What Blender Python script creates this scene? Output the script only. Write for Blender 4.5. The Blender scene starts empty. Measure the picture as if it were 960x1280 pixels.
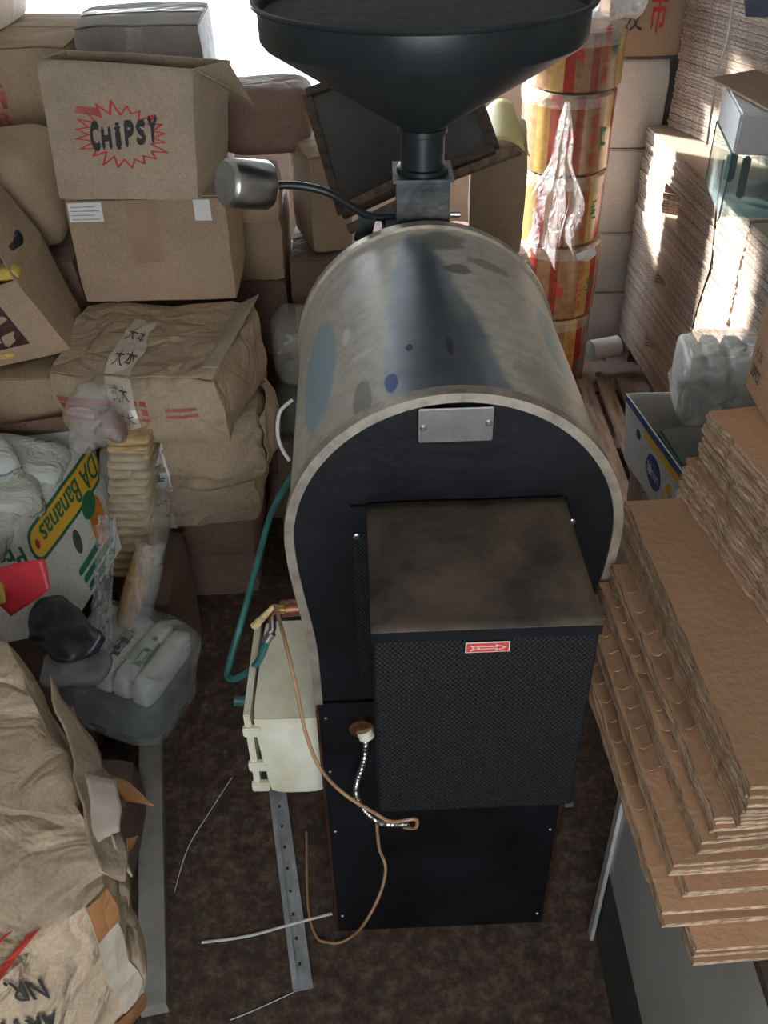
import bpy, bmesh, math, random
from mathutils import Vector, Matrix, Euler, noise
rnd = random.Random(7)
sc = bpy.context.scene
col = sc.collection
# ------------------------------------------------------------------ camera
F_PX, PITCH, ROLL, CAM = 1180.0, math.radians(37.9), math.radians(1.32), Vector((0, 0, 2.57))
fw = Vector((0, math.cos(PITCH), -math.sin(PITCH)))
up0 = Vector((0, math.sin(PITCH), math.cos(PITCH)))
rt0 = Vector((1, 0, 0))
rt = rt0*math.cos(ROLL) - up0*math.sin(ROLL)
up = up0*math.cos(ROLL) + rt0*math.sin(ROLL)
cd = bpy.data.cameras.new('camera')
cam = bpy.data.objects.new('camera', cd)
col.objects.link(cam)
cd.sensor_fit = 'VERTICAL'; cd.sensor_height = 32.0; cd.sensor_width = 24.0
cd.lens = F_PX/1280*32.0
cd.clip_start = 0.02
m = Matrix((rt, up, -fw)).transposed().to_4x4(); m.translation = CAM
cam.matrix_world = m
sc.camera = cam
# ------------------------------------------------------------------ light
sc.view_settings.view_transform = 'Standard'; sc.view_settings.look = 'None'
sc.view_settings.gamma = 1.0; sc.view_settings.use_curve_mapping = False
sc.view_settings.exposure = 0.0
world = bpy.data.worlds.new('sky'); sc.world = world; world.use_nodes = True
bg = world.node_tree.nodes['Background']
bg.inputs['Color'].default_value = (0.80, 0.90, 1.0, 1); bg.inputs['Strength'].default_value = 6.0

def lamp(kind, name, loc, direction, energy, color, **kw):
    d = bpy.data.lights.new(name, kind); d.energy = energy; d.color = color
    for k, v in kw.items(): setattr(d, k, v)
    o = bpy.data.objects.new(name, d); col.objects.link(o)
    o.location = loc
    o.rotation_euler = Vector(direction).to_track_quat('-Z', 'Y').to_euler()
    return o
lamp('SUN', 'sun', (-3, 7, 4), (1.33, -1.0, -0.50), 46.0, (1.0, 0.95, 0.88), angle=math.radians(4))
# daylight entering through the back window; warm fill added behind the camera, where an unseen doorway is assumed
lamp('AREA', 'window_daylight', (-0.65, 5.48, 1.66), (0, -1, -0.12), 110.0, (0.80, 0.90, 1.0), shape='RECTANGLE', size=2.2, size_y=0.95)
lamp('AREA', 'added_rear_fill', (0.1, -1.45, 2.2), (0, 1, -0.42), 19.0, (1.0, 0.88, 0.74), shape='RECTANGLE', size=1.6, size_y=1.4)

# ------------------------------------------------------------------ helpers
def P(u, v, y=None, z=None, x=None):
    "world point that stands on pixel (u,v) at a known y, z or x"
    d = fw + rt*((u-480)/F_PX) - up*((v-640)/F_PX)
    if y is not None: t = (y-CAM.y)/d.y
    elif z is not None: t = (z-CAM.z)/d.z
    else: t = (x-CAM.x)/d.x
    return CAM + d*t

ORG = {}
def tag(o, label=None, cat=None, group=None, kind=None):
    if label: o['label'] = label
    if cat: o['category'] = cat
    if group: o['group'] = group
    if kind: o['kind'] = kind
    return o
def thing(name, label, cat, loc, group=None):
    o = bpy.data.objects.new(name, None); col.objects.link(o)
    o.empty_display_size = 0.05
    o.location = loc; ORG[o.name] = Vector(loc)
    return tag(o, label, cat, group)
def build(name, vf, mat, parent=None, smooth=False, label=None, sharp=35, solid=0, origin=True):
    verts, faces = vf
    verts = [Vector(v) for v in verts]
    if parent is not None:
        org = ORG[parent.name]
    elif origin:
        lo = Vector([min(v[i] for v in verts) for i in range(3)]); hi = Vector([max(v[i] for v in verts) for i in range(3)])
        org = Vector(((lo.x+hi.x)/2, (lo.y+hi.y)/2, lo.z))
    else: org = Vector((0, 0, 0))
    me = bpy.data.meshes.new(name)
    me.from_pydata([v-org for v in verts], [], faces)
    me.validate(); me.update()
    if mat: me.materials.append(mat)
    if smooth:
        for p in me.polygons: p.use_smooth = True
        if sharp and hasattr(me, 'set_sharp_from_angle'): me.set_sharp_from_angle(angle=math.radians(sharp))
    o = bpy.data.objects.new(name, me); col.objects.link(o)
    if parent is not None: o.parent = parent
    else: o.location = org
    ORG[o.name] = org
    if solid:
        md = o.modifiers.new('thickness', 'SOLIDIFY'); md.thickness = solid; md.offset = 0
    if label: o['label'] = label
    return o
def join(*vfs):
    V, Fc = [], []
    for v, f in vfs:
        n = len(V); V += list(v); Fc += [tuple(i+n for i in q) for q in f]
    return V, Fc
def box(x0, x1, y0, y1, z0, z1, bev=0.0):
    if bev <= 0:
        v = [(x, y, z) for z in (z0, z1) for y in (y0, y1) for x in (x0, x1)]
        return v, [(0, 2, 3, 1), (4, 5, 7, 6), (0, 1, 5, 4), (2, 6, 7, 3), (0, 4, 6, 2), (1, 3, 7, 5)]
    bm = bmesh.new(); bmesh.ops.create_cube(bm, size=1)
    for q in bm.verts: q.co = Vector(((x0+x1)/2+q.co.x*(x1-x0), (y0+y1)/2+q.co.y*(y1-y0), (z0+z1)/2+q.co.z*(z1-z0)))
    bmesh.ops.bevel(bm, geom=bm.edges[:], offset=bev, segments=2, affect='EDGES')
    bm.verts.index_update()
    r = ([q.co.copy() for q in bm.verts], [tuple(w.index for w in f.verts) for f in bm.faces]); bm.free()
    return r
def xf(vf, M):
    return [M @ Vector(v) for v in vf[0]], vf[1]
def place(loc, rz=0, rx=0, ry=0):
    return Matrix.Translation(loc) @ Euler((rx, ry, rz)).to_matrix().to_4x4()
def spline(pts, n=8):
    pts = [Vector(p) for p in pts]; out = []
    for i in range(len(pts)-1):
        p0 = pts[max(i-1, 0)]; p1 = pts[i]; p2 = pts[i+1]; p3 = pts[min(i+2, len(pts)-1)]
        for k in range(n):
            t = k/n
            out.append(0.5*((2*p1)+(p2-p0)*t+(2*p0-5*p1+4*p2-p3)*t*t+(3*p1-p0-3*p2+p3)*t**3))
    out.append(pts[-1]); return out
def tube(pts, r, seg=10, caps=True, rfun=None, flat=1.0):
    pts = [Vector(p) for p in pts]; V, Fc = [], []
    t0 = (pts[1]-pts[0]).normalized()
    n = t0.cross(Vector((0, 0, 1)))
    if n.length < 1e-3: n = t0.cross(Vector((1, 0, 0)))
    n.normalize()
    for i, p in enumerate(pts):
        t = (pts[min(i+1, len(pts)-1)]-pts[max(i-1, 0)]).normalized()
        n = (n - t*n.dot(t)).normalized(); b = t.cross(n)
        rr = r if rfun is None else rfun(i/(len(pts)-1))
        for k in range(seg):
            a = 2*math.pi*k/seg
            V.append(p + n*math.cos(a)*rr + b*math.sin(a)*rr*flat)
    for i in range(len(pts)-1):
        for k in range(seg):
            a = i*seg+k; b2 = i*seg+(k+1) % seg
            Fc.append((a, b2, b2+seg, a+seg))
    if caps:
        Fc.append(tuple(reversed(range(seg)))); Fc.append(tuple(range((len(pts)-1)*seg, len(pts)*seg)))
    return V, Fc
def lathe(prof, seg=48, cx=0, cy=0, cap0=False, cap1=False):
    V, Fc = [], []
    for r, z in prof:
        for k in range(seg):
            a = 2*math.pi*k/seg; V.append((cx+r*math.cos(a), cy+r*math.sin(a), z))
    for i in range(len(prof)-1):
        for k in range(seg):
            a = i*seg+k; b = i*seg+(k+1) % seg
            Fc.append((a, b, b+seg, a+seg))
    if cap0: Fc.append(tuple(reversed(range(seg))))
    if cap1: Fc.append(tuple(range((len(prof)-1)*seg, len(prof)*seg)))
    return V, Fc
def blob(center, size, e1=0.5, e2=0.5, amp=0.01, sc_=6, seed=0, nu=28, nv=18, M=None):
    "crumpled superellipsoid"
    def sp(c, e): return math.copysign(abs(c)**e, c)
    V, Fc = [], []
    so = Vector((seed*3.1, seed*1.7, seed*5.3))
    for i in range(nv+1):
        ph = -math.pi/2 + math.pi*i/nv
        for k in range(nu):
            th = 2*math.pi*k/nu
            p = Vector((sp(math.cos(ph), e1)*sp(math.cos(th), e2)*size[0]/2,
                        sp(math.cos(ph), e1)*sp(math.sin(th), e2)*size[1]/2,
                        sp(math.sin(ph), e1)*size[2]/2))
            q = noise.noise_vector((p+so)*sc_)*amp + noise.noise_vector((p+so)*sc_*3)*amp*0.4
            p = p + q
            if M is not None: p = M @ p
            V.append(p + Vector(center))
    for i in range(nv):
        for k in range(nu):
            a = i*nu+k; b = i*nu+(k+1) % nu
            Fc.append((a, b, b+nu, a+nu))
    return V, Fc

class Hexa:
    "a hexahedron with bulge, rounding and crumple; faces can be addressed for tapes, labels and print"
    def __init__(s, bot, top, bulge=(0, 0, 0), amp=0.003, scale=7, rn=0.0, seed=0, ridge=0.0):
        s.b = [Vector(p) for p in bot]; s.t = [Vector(p) for p in top]
        s.bulge = bulge; s.amp = amp; s.scale = scale; s.rn = rn; s.seed = seed; s.ridge = ridge
        s.c = sum(s.b+s.t, Vector())/8
        s.ax = ((s.b[1]-s.b[0]+s.t[1]-s.t[0]).normalized(), (s.b[3]-s.b[0]+s.t[3]-s.t[0]).normalized(), Vector((0, 0, 1)))
        s.base = sum(s.b, Vector())/4
    def p(s, a, b, c):
        def q(w): return (w[0]*(1-a)+w[1]*a)*(1-b) + (w[3]*(1-a)+w[2]*a)*b
        v = q(s.b)*(1-c) + q(s.t)*c
        A, B, C = 2*a-1, 2*b-1, 2*c-1
        if s.rn:
            k = s.rn
            v = v - (v-s.c)*k*((A*A*B*B)**2 + (A*A*C*C)**2 + (B*B*C*C)**2)/2
        v = v + s.ax[0]*A*s.bulge[0]*(1-B*B)*(1-C*C) + s.ax[1]*B*s.bulge[1]*(1-A*A)*(1-C*C) + s.ax[2]*max(0, C)*s.bulge[2]*(1-A*A)*(1-B*B)
        o = Vector((s.seed*7.3, s.seed*2.9, s.seed*4.1))
        n = noise.noise_vector(v*s.scale+o)*s.amp + noise.noise_vector(v*s.scale*2.7+o)*s.amp*0.4
        if s.ridge:
            n = n + (s.c-v).normalized()*s.ridge*(1-abs(noise.noise(v*s.scale*1.3+o))*4 if abs(noise.noise(v*s.scale*1.3+o)) < 0.25 else 0)
        n.z *= min(1.0, max(0.0, c*3))          # keep the underside level
        return v+n
    def f(s, face, u, v, off=0.0):
        def g(u, v):
            return {'front': (u, 0, v), 'back': (1-u, 1, v), 'left': (0, 1-u, v), 'right': (1, u, v), 'top': (u, v, 1), 'bottom': (u, 1-v, 0)}[face]
        p = s.p(*g(u, v))
        if off:
            e = 0.01
            n = (s.p(*g(u+e, v))-s.p(*g(u-e, v))).cross(s.p(*g(u, v+e))-s.p(*g(u, v-e)))
            p = p + n.normalized()*off
        return p
    def mesh(s, n=12, skip=()):
        V, Fc, idx = [], [], {}
        for face in ('front', 'back', 'left', 'right', 'top', 'bottom'):
            if face in skip: continue
            for i in range(n+1):
                for j in range(n+1):
                    u, v = i/n, j/n
                    key = {'front': (i, 0, j), 'back': (n-i, n, j), 'left': (0, n-i, j), 'right': (n, i, j), 'top': (i, j, n), 'bottom': (i, n-j, 0)}[face]
                    if key not in idx:
                        idx[key] = len(V); V.append(s.f(face, u, v))
            K = {'front': lambda i, j: (i, 0, j), 'back': lambda i, j: (n-i, n, j), 'left': lambda i, j: (0, n-i, j), 'right': lambda i, j: (n, i, j), 'top': lambda i, j: (i, j, n), 'bottom': lambda i, j: (i, n-j, 0)}[face]
            for i in range(n):
                for j in range(n):
                    Fc.append((idx[K(i, j)], idx[K(i+1, j)], idx[K(i+1, j+1)], idx[K(i, j+1)]))
        return V, Fc
    def strip(s, face, u0, v0, u1, v1, off=0.0022, nu=4, nv=4, th=0.0, lift=None):
        V, Fc = [], []
        for i in range(nu+1):
            for j in range(nv+1):
                o = off + (lift(i/nu, j/nv) if lift else 0)
                V.append(s.f(face, u0+(u1-u0)*i/nu, v0+(v1-v0)*j/nv, o))
        for i in range(nu):
            for j in range(nv):
                a = i*(nv+1)+j; Fc.append((a, a+nv+1, a+nv+2, a+1))
        return V, Fc
    def print_(s, face, vf2, u0, v0, u1, v1, off=0.003, rot=0, shear=0.0):
        "maps a flat drawing (x,y in 0..1) on to a face"
        out = []
        for q in vf2[0]:
            x, y = q[0], q[1]
            if rot == 180: x, y = 1-x, 1-y
            y -= shear*(x-0.5)
            out.append(s.f(face, u0+(u1-u0)*x, v0+(v1-v0)*y, off))
        return out, vf2[1]

def text2d(body, shear=0.0):
    cu = bpy.data.curves.new('t', 'FONT'); cu.body = body; cu.size = 1; cu.resolution_u = 3
    o = bpy.data.objects.new('t', cu); col.objects.link(o)
    dg = bpy.context.evaluated_depsgraph_get(); dg.update()
    me = o.evaluated_get(dg).to_mesh()
    V = [v.co.copy() for v in me.vertices]; Fc = [tuple(p.vertices) for p in me.polygons]
    o.evaluated_get(dg).to_mesh_clear()
    bpy.data.objects.remove(o); bpy.data.curves.remove(cu)
    if not V: return [(0, 0, 0), (1, 0, 0), (0, 1, 0)], [(0, 1, 2)]
    x0 = min(v.x for v in V); x1 = max(v.x for v in V); y0 = min(v.y for v in V); y1 = max(v.y for v in V)
    return [((v.x-x0)/(x1-x0), (v.y-y0)/(y1-y0), 0) for v in V], Fc
def fat(vf, d=0.02):
    "bolder lettering: the outline printed a few times, slightly shifted"
    return join(*[([(x+dx, y+dy, z) for x, y, z in vf[0]], vf[1]) for dx, dy in ((0, 0), (d, 0), (-d, 0), (0, d), (0, -d))])
def poly2d(pts): return [(x, y, 0) for x, y in pts], [tuple(range(len(pts)))]
def line2d(pts, w, closed=False):
    V, Fc = [], []; P2 = [Vector((x, y)) for x, y in pts]; n = len(P2)
    for i in range(n if closed else n-1):
        a, b = P2[i], P2[(i+1) % n]; d = (b-a).normalized(); q = Vector((-d.y, d.x))*w/2; e = d*w*0.4
        k = len(V); V += [(*(a-e+q), 0), (*(a-e-q), 0), (*(b+e-q), 0), (*(b+e+q), 0)]; Fc.append((k, k+1, k+2, k+3))
    return V, Fc
def strokes(seed, n=6):
    "an illegible blocky mark"
    r = random.Random(seed); vs = []
    for i in range(n):
        if r.random() < 0.5:
            y = r.random(); a = r.uniform(0, 0.4); vs.append(line2d([(a, y), (a+r.uniform(0.3, 0.6), y)], 0.1))
        else:
            x = r.random(); a = r.uniform(0, 0.4); vs.append(line2d([(x, a), (x, a+r.uniform(0.3, 0.6))], 0.1))
    return join(*vs)

# ------------------------------------------------------------------ materials
MATS = {}
def nt(name):
    m = bpy.data.materials.new(name); m.use_nodes = True
    t = m.node_tree; b = t.nodes['Principled BSDF']; MATS[name] = m
    return m, t, b
def N(t, kind, **kw):
    n = t.nodes.new(kind)
    for k, v in kw.items():
        if k in n.inputs: n.inputs[k].default_value = v
        else: setattr(n, k, v)
    return n
def ramp(t, src, stops):
    r = t.nodes.new('ShaderNodeValToRGB'); e = r.color_ramp.elements
    while len(e) < len(stops): e.new(0.5)
    for q, (p, c) in zip(e, stops):
        q.position = p; q.color = (*c, 1) if len(c) == 3 else c
    t.links.new(src, r.inputs[0]); return r
def mat(name, c, rough=0.7, metal=0.0, var=0.15, scale=8, bump=0.0, bscale=60, c2=None, spec=0.5, trans=0.0, alpha=1.0, stretch=None):
    m, t, b = nt(name)
    tc = N(t, 'ShaderNodeTexCoord'); src = tc.outputs['Object']
    if stretch:
        mp = N(t, 'ShaderNodeMapping'); mp.inputs['Scale'].default_value = stretch
        t.links.new(src, mp.inputs['Vector']); src = mp.outputs['Vector']
    n = N(t, 'ShaderNodeTexNoise', Scale=scale, Detail=5.0, Roughness=0.6)
    t.links.new(src, n.inputs['Vector'])
    c2 = c2 or tuple(x*(1-var*2) for x in c); c1 = tuple(min(1, x*(1+var*0.4)) for x in c)
    r = ramp(t, n.outputs['Fac'], [(0.3, c2), (0.65, c1)])
    t.links.new(r.outputs[0], b.inputs['Base Color'])
    b.inputs['Roughness'].default_value = rough; b.inputs['Metallic'].default_value = metal
    b.inputs['Specular IOR Level'].default_value = spec
    if trans: b.inputs['Transmission Weight'].default_value = trans
    if alpha < 1: b.inputs['Alpha'].default_value = alpha
    if bump:
        n2 = N(t, 'ShaderNodeTexNoise', Scale=bscale, Detail=4.0)
        t.links.new(src, n2.inputs['Vector'])
        bp = N(t, 'ShaderNodeBump', Strength=bump, Distance=0.01)
        t.links.new(n2.outputs['Fac'], bp.inputs['Height']); t.links.new(bp.outputs[0], b.inputs['Normal'])
    return m
def kraft(name, c, crumple=0.25, flute=0.0, dirt=0.25, creases=0.0):
    m, t, b = nt(name)
    tc = N(t, 'ShaderNodeTexCoord')
    n = N(t, 'ShaderNodeTexNoise', Scale=3.5, Detail=6.0, Roughness=0.62); t.links.new(tc.outputs['Object'], n.inputs['Vector'])
    r = ramp(t, n.outputs['Fac'], [(0.25, tuple(x*(1-dirt) for x in c)), (0.55, c), (0.8, tuple(min(1, x*1.12) for x in c))])
    n3 = N(t, 'ShaderNodeTexNoise', Scale=160.0, Detail=2.0); t.links.new(tc.outputs['Object'], n3.inputs['Vector'])
    r3 = ramp(t, n3.outputs['Fac'], [(0.3, (0.82, 0.82, 0.82)), (0.7, (1.05, 1.05, 1.05))])
    mx = N(t, 'ShaderNodeMix', data_type='RGBA', blend_type='MULTIPLY'); mx.inputs['Factor'].default_value = 1
    t.links.new(r.outputs[0], mx.inputs[6]); t.links.new(r3.outputs[0], mx.inputs[7]); t.links.new(mx.outputs[2], b.inputs['Base Color'])
    b.inputs['Roughness'].default_value = 0.78; b.inputs['Specular IOR Level'].default_value = 0.25
    n2 = N(t, 'ShaderNodeTexNoise', Scale=9.0, Detail=3.0, Distortion=0.8); t.links.new(tc.outputs['Object'], n2.inputs['Vector'])
    bp = N(t, 'ShaderNodeBump', Strength=crumple, Distance=0.03)
    t.links.new(n2.outputs['Fac'], bp.inputs['Height']); last = bp
    if creases:
        nv = N(t, 'ShaderNodeTexNoise', Scale=3.0, Detail=3.0); t.links.new(tc.outputs['Object'], nv.inputs['Vector'])
        mv = N(t, 'ShaderNodeMix', data_type='VECTOR'); mv.inputs['Factor'].default_value = 0.25
        t.links.new(tc.outputs['Object'], mv.inputs[4]); t.links.new(nv.outputs['Color'], mv.inputs[5])
        vo = N(t, 'ShaderNodeTexVoronoi', Scale=5.5, feature='DISTANCE_TO_EDGE'); t.links.new(mv.outputs[1], vo.inputs['Vector'])
        rv = ramp(t, vo.outputs['Distance'], [(0.0, (0, 0, 0)), (0.06, (0.7,)*3), (0.4, (1, 1, 1))])
        b3 = N(t, 'ShaderNodeBump', Strength=creases, Distance=0.008)
        t.links.new(rv.outputs[0], b3.inputs['Height']); t.links.new(bp.outputs[0], b3.inputs['Normal']); bp = b3; last = b3
    if flute:
        w = N(t, 'ShaderNodeTexWave', Scale=55.0, wave_type='BANDS', bands_direction='DIAGONAL'); w.inputs['Distortion'].default_value = 0.4
        t.links.new(tc.outputs['Object'], w.inputs['Vector'])
        b2 = N(t, 'ShaderNodeBump', Strength=flute, Distance=0.002)
        t.links.new(w.outputs['Fac'], b2.inputs['Height']); t.links.new(bp.outputs[0], b2.inputs['Normal']); last = b2
    t.links.new(last.outputs[0], b.inputs['Normal'])
    return m
def film(name, c=(0.85, 0.88, 0.88), opacity=0.35, rough=0.12, scale=9):
    "clear crinkled plastic"
    m, t, b = nt(name)
    t.nodes.remove(b); out = [n for n in t.nodes if n.type == 'OUTPUT_MATERIAL'][0]
    tc = N(t, 'ShaderNodeTexCoord')
    n = N(t, 'ShaderNodeTexNoise', Scale=scale, Detail=4.0, Distortion=1.5); t.links.new(tc.outputs['Object'], n.inputs['Vector'])
    bp = N(t, 'ShaderNodeBump', Strength=0.9, Distance=0.03); t.links.new(n.outputs['Fac'], bp.inputs['Height'])
    tr = N(t, 'ShaderNodeBsdfTransparent')
    pr = N(t, 'ShaderNodeBsdfPrincipled', Roughness=rough); pr.inputs['Base Color'].default_value = (*c, 1)
    t.links.new(bp.outputs[0], pr.inputs['Normal'])
    r = ramp(t, n.outputs['Fac'], [(0.3, (opacity*0.5,)*3), (0.6, (opacity,)*3), (0.75, (min(1, opacity*1.9),)*3)])
    mx = N(t, 'ShaderNodeMixShader'); t.links.new(r.outputs[0], mx.inputs[0]); t.links.new(tr.outputs[0], mx.inputs[1]); t.links.new(pr.outputs[0], mx.inputs[2])
    t.links.new(mx.outputs[0], out.inputs['Surface'])
    return m
K1 = kraft('kraft_light', (0.44, 0.345, 0.25), 0.25, 0.15)
K2 = kraft('kraft_mid', (0.40, 0.28, 0.185), 0.25, 0.15)
K3 = kraft('kraft_brown', (0.22, 0.135, 0.10), 0.5, creases=0.4)
K4 = kraft('kraft_orange', (0.53, 0.31, 0.175), 0.12, 0.1, 0.12)
KC = kraft('kraft_crumpled', (0.43, 0.325, 0.22), 0.7, 0.1, creases=0.7)
KF = kraft('kraft_creased', (0.54, 0.415, 0.29), 0.9, 0.04, creases=0.8)
PAPERW = mat('creased_light_paper', (0.60, 0.52, 0.43), 0.7, var=0.1, bump=0.4, bscale=12)
KD = kraft('kraft_dark', (0.17, 0.115, 0.085), 0.4)
KG = kraft('carton_grey', (0.42, 0.39, 0.37), 0.25)
KW = kraft('carton_white', (0.66, 0.65, 0.62), 0.25, 0.0, 0.15)
TAPE = mat('brown_tape', (0.33, 0.22, 0.14), 0.3, var=0.1, spec=0.5)
TAPEW = mat('clear_tape', (0.56, 0.48, 0.38), 0.28, var=0.12, scale=14)
TAPEO = mat('orange_tape', (0.36, 0.17, 0.07), 0.22, var=0.2, scale=12)
PAPER = mat('white_paper', (0.72, 0.71, 0.68), 0.7, var=0.05)
INK = mat('black_ink', (0.035, 0.035, 0.035), 0.7, var=0.2, scale=30)
INKG = mat('green_ink', (0.02, 0.17, 0.09), 0.7, var=0.1)
INKR = mat('red_ink', (0.55, 0.045, 0.03), 0.7, var=0.15, scale=20)
INKF = mat('faded_red_ink', (0.46, 0.12, 0.085), 0.75, var=0.25, scale=18)
INKB = mat('blue_ink', (0.05, 0.09, 0.25), 0.6, var=0.2)
YEL = mat('yellow_print', (0.85, 0.48, 0.04), 0.5, var=0.05)
ORA = mat('orange_print', (0.72, 0.24, 0.03), 0.5, var=0.3, scale=14)
FILM = film('clear_film', opacity=0.22)
FILM2 = film('cloudy_film', (0.78, 0.80, 0.79), 0.5, 0.2)
FILMY = film('yellowed_film', (0.62, 0.60, 0.52), 0.35, 0.2)
BLACKM = mat('black_painted_steel', (0.0065, 0.0075, 0.0105), 0.45, 0.0, 0.4, 5, 0.15, 40, spec=0.3)
HOPM = mat('black_hopper_paint', (0.018, 0.024, 0.027), 0.36, 0.0, 0.2, 6, 0.05, 300, spec=0.5)
STEEL = mat('brushed_steel', (0.58, 0.57, 0.54), 0.3, 1.0, 0.12, 20)
STEELD = mat('dull_steel', (0.30, 0.31, 0.31), 0.45, 0.9, 0.25, 12)
TRIM = mat('aged_aluminium_trim', (0.55, 0.49, 0.40), 0.4, 0.75, 0.2, 25)
BRASS = mat('brass', (0.62, 0.42, 0.16), 0.28, 1.0, 0.2, 40)
COPPER = mat('copper', (0.42, 0.20, 0.12), 0.4, 1.0, 0.3, 30)
TUBEM = mat('beige_tube', (0.48, 0.27, 0.14), 0.4, var=0.2, scale=20)
HOSE = mat('teal_hose', (0.035, 0.17, 0.16), 0.35, var=0.2, scale=20)
WHITEP = mat('aged_white_plastic', (0.78, 0.77, 0.66), 0.35, var=0.08, scale=9, c2=(0.62, 0.58, 0.38))
WHITEC = mat('white_cable', (0.7, 0.7, 0.68), 0.4, var=0.05)
BLACKC = mat('black_cable', (0.01, 0.01, 0.01), 0.5)
ENAMEL = mat('grey_white_enamel', (0.42, 0.41, 0.39), 0.35, var=0.1, scale=4)
PLINTH = mat('dark_grey_plinth', (0.06, 0.06, 0.06), 0.6)
WOODD = mat('dark_wood', (0.075, 0.05, 0.035), 0.75, var=0.35, scale=6, bump=0.3, bscale=30, stretch=(1, 6, 6))
WOODP = mat('pallet_wood', (0.20, 0.135, 0.095), 0.8, var=0.35, scale=5, bump=0.4, bscale=30, stretch=(6, 1, 6))
FOAM = mat('white_foam', (0.85, 0.86, 0.87), 0.6, var=0.03, scale=40, bump=0.1, bscale=120)
STRAWY = mat('pale_yellow_sticks', (0.66, 0.46, 0.22), 0.6, var=0.3, scale=18, bump=0.5, bscale=50, stretch=(1, 1, 9))
YELP = mat('yellow_paper', (0.72, 0.60, 0.25), 0.6, var=0.08)
REDP = mat('red_paper', (0.62, 0.03, 0.05), 0.4, var=0.15, bump=0.3, bscale=15)
WHITEB = mat('white_bundle', (0.70, 0.71, 0.66), 0.5, var=0.1, scale=12, bump=0.3, bscale=25)
DARKPK = mat('dark_printed_film', (0.035, 0.04, 0.05), 0.25, var=0.4, scale=10)
GOLDPK = mat('golden_packet', (0.62, 0.42, 0.09), 0.3, var=0.3, scale=14, bump=0.5, bscale=25)
MAROON = mat('maroon_print', (0.075, 0.018, 0.015), 0.5, var=0.5, scale=22)
PLANKW = mat('grey_painted_plank', (0.30, 0.28, 0.25), 0.6, var=0.15, scale=12)
ALU = mat('galvanised_profile', (0.50, 0.52, 0.54), 0.42, 0.6, 0.2, 14)
WALLM = mat('old_plaster', (0.38, 0.36, 0.33), 0.9, var=0.15, scale=3, bump=0.3, bscale=20)
CEILM = mat('ceiling_paint', (0.5, 0.49, 0.46), 0.9, var=0.1, scale=2)

def floor_material():
    m, t, b = nt('dirty_floor')
    tc = N(t, 'ShaderNodeTexCoord'); S = tc.outputs['Object']
    n1 = N(t, 'ShaderNodeTexNoise', Scale=1.6, Detail=5.0, Roughness=0.6); n2 = N(t, 'ShaderNodeTexNoise', Scale=28.0, Detail=8.0, Roughness=0.75)
    v = N(t, 'ShaderNodeTexVoronoi', Scale=6.5); v.inputs['Randomness'].default_value = 1
    sp = N(t, 'ShaderNodeSeparateXYZ'); t.links.new(S, sp.inputs[0])
    for q in (n1, n2): t.links.new(S, q.inputs['Vector'])
    nd = N(t, 'ShaderNodeTexNoise', Scale=14.0); t.links.new(S, nd.inputs['Vector'])
    mxv = N(t, 'ShaderNodeMix', data_type='VECTOR'); mxv.inputs['Factor'].default_value = 0.14
    t.links.new(S, mxv.inputs[4]); t.links.new(nd.outputs['Color'], mxv.inputs[5]); t.links.new(mxv.outputs[1], v.inputs['Vector'])
    # the swept strip of bare floor further back on the left, and dark debris nearer
    mr = N(t, 'ShaderNodeMapRange'); mr.inputs['From Min'].default_value = 1.75; mr.inputs['From Max'].default_value = 2.1
    ad = N(t, 'ShaderNodeMath', operation='ADD'); t.links.new(sp.outputs['Y'], ad.inputs[0])
    ml = N(t, 'ShaderNodeMath', operation='MULTIPLY'); ml.inputs[1].default_value = 0.5; t.links.new(n2.outputs['Fac'], ml.inputs[0]); t.links.new(ml.outputs[0], ad.inputs[1])
    sb = N(t, 'ShaderNodeMath', operation='SUBTRACT'); sb.inputs[1].default_value = 0.25; t.links.new(ad.outputs[0], sb.inputs[0]); t.links.new(sb.outputs[0], mr.inputs['Value'])
    dark = ramp(t, n2.outputs['Fac'], [(0.3, (0.022, 0.014, 0.009)), (0.50, (0.07, 0.045, 0.029)), (0.70, (0.20, 0.135, 0.088))])
    bare = ramp(t, n2.outputs['Fac'], [(0.3, (0.17, 0.11, 0.085)), (0.7, (0.32, 0.225, 0.18))])
    mx = N(t, 'ShaderNodeMix', data_type='RGBA'); t.links.new(mr.outputs[0], mx.inputs['Factor']); t.links.new(dark.outputs[0], mx.inputs[6]); t.links.new(bare.outputs[0], mx.inputs[7])
    spot = ramp(t, v.outputs['Distance'], [(0.10, (0.22, 0.14, 0.11)), (0.17, (1, 1, 1))])
    m2 = N(t, 'ShaderNodeMix', data_type='RGBA', blend_type='MULTIPLY'); t.links.new(mr.outputs[0], m2.inputs['Factor'])
    t.links.new(mx.outputs[2], m2.inputs[6]); t.links.new(spot.outputs[0], m2.inputs[7]); t.links.new(m2.outputs[2], b.inputs['Base Color'])
    b.inputs['Roughness'].default_value = 0.75
    bp = N(t, 'ShaderNodeBump', Strength=0.7, Distance=0.01); t.links.new(n2.outputs['Fac'], bp.inputs['Height']); t.links.new(bp.outputs[0], b.inputs['Normal'])
    return m
FLOORM = floor_material()

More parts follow.
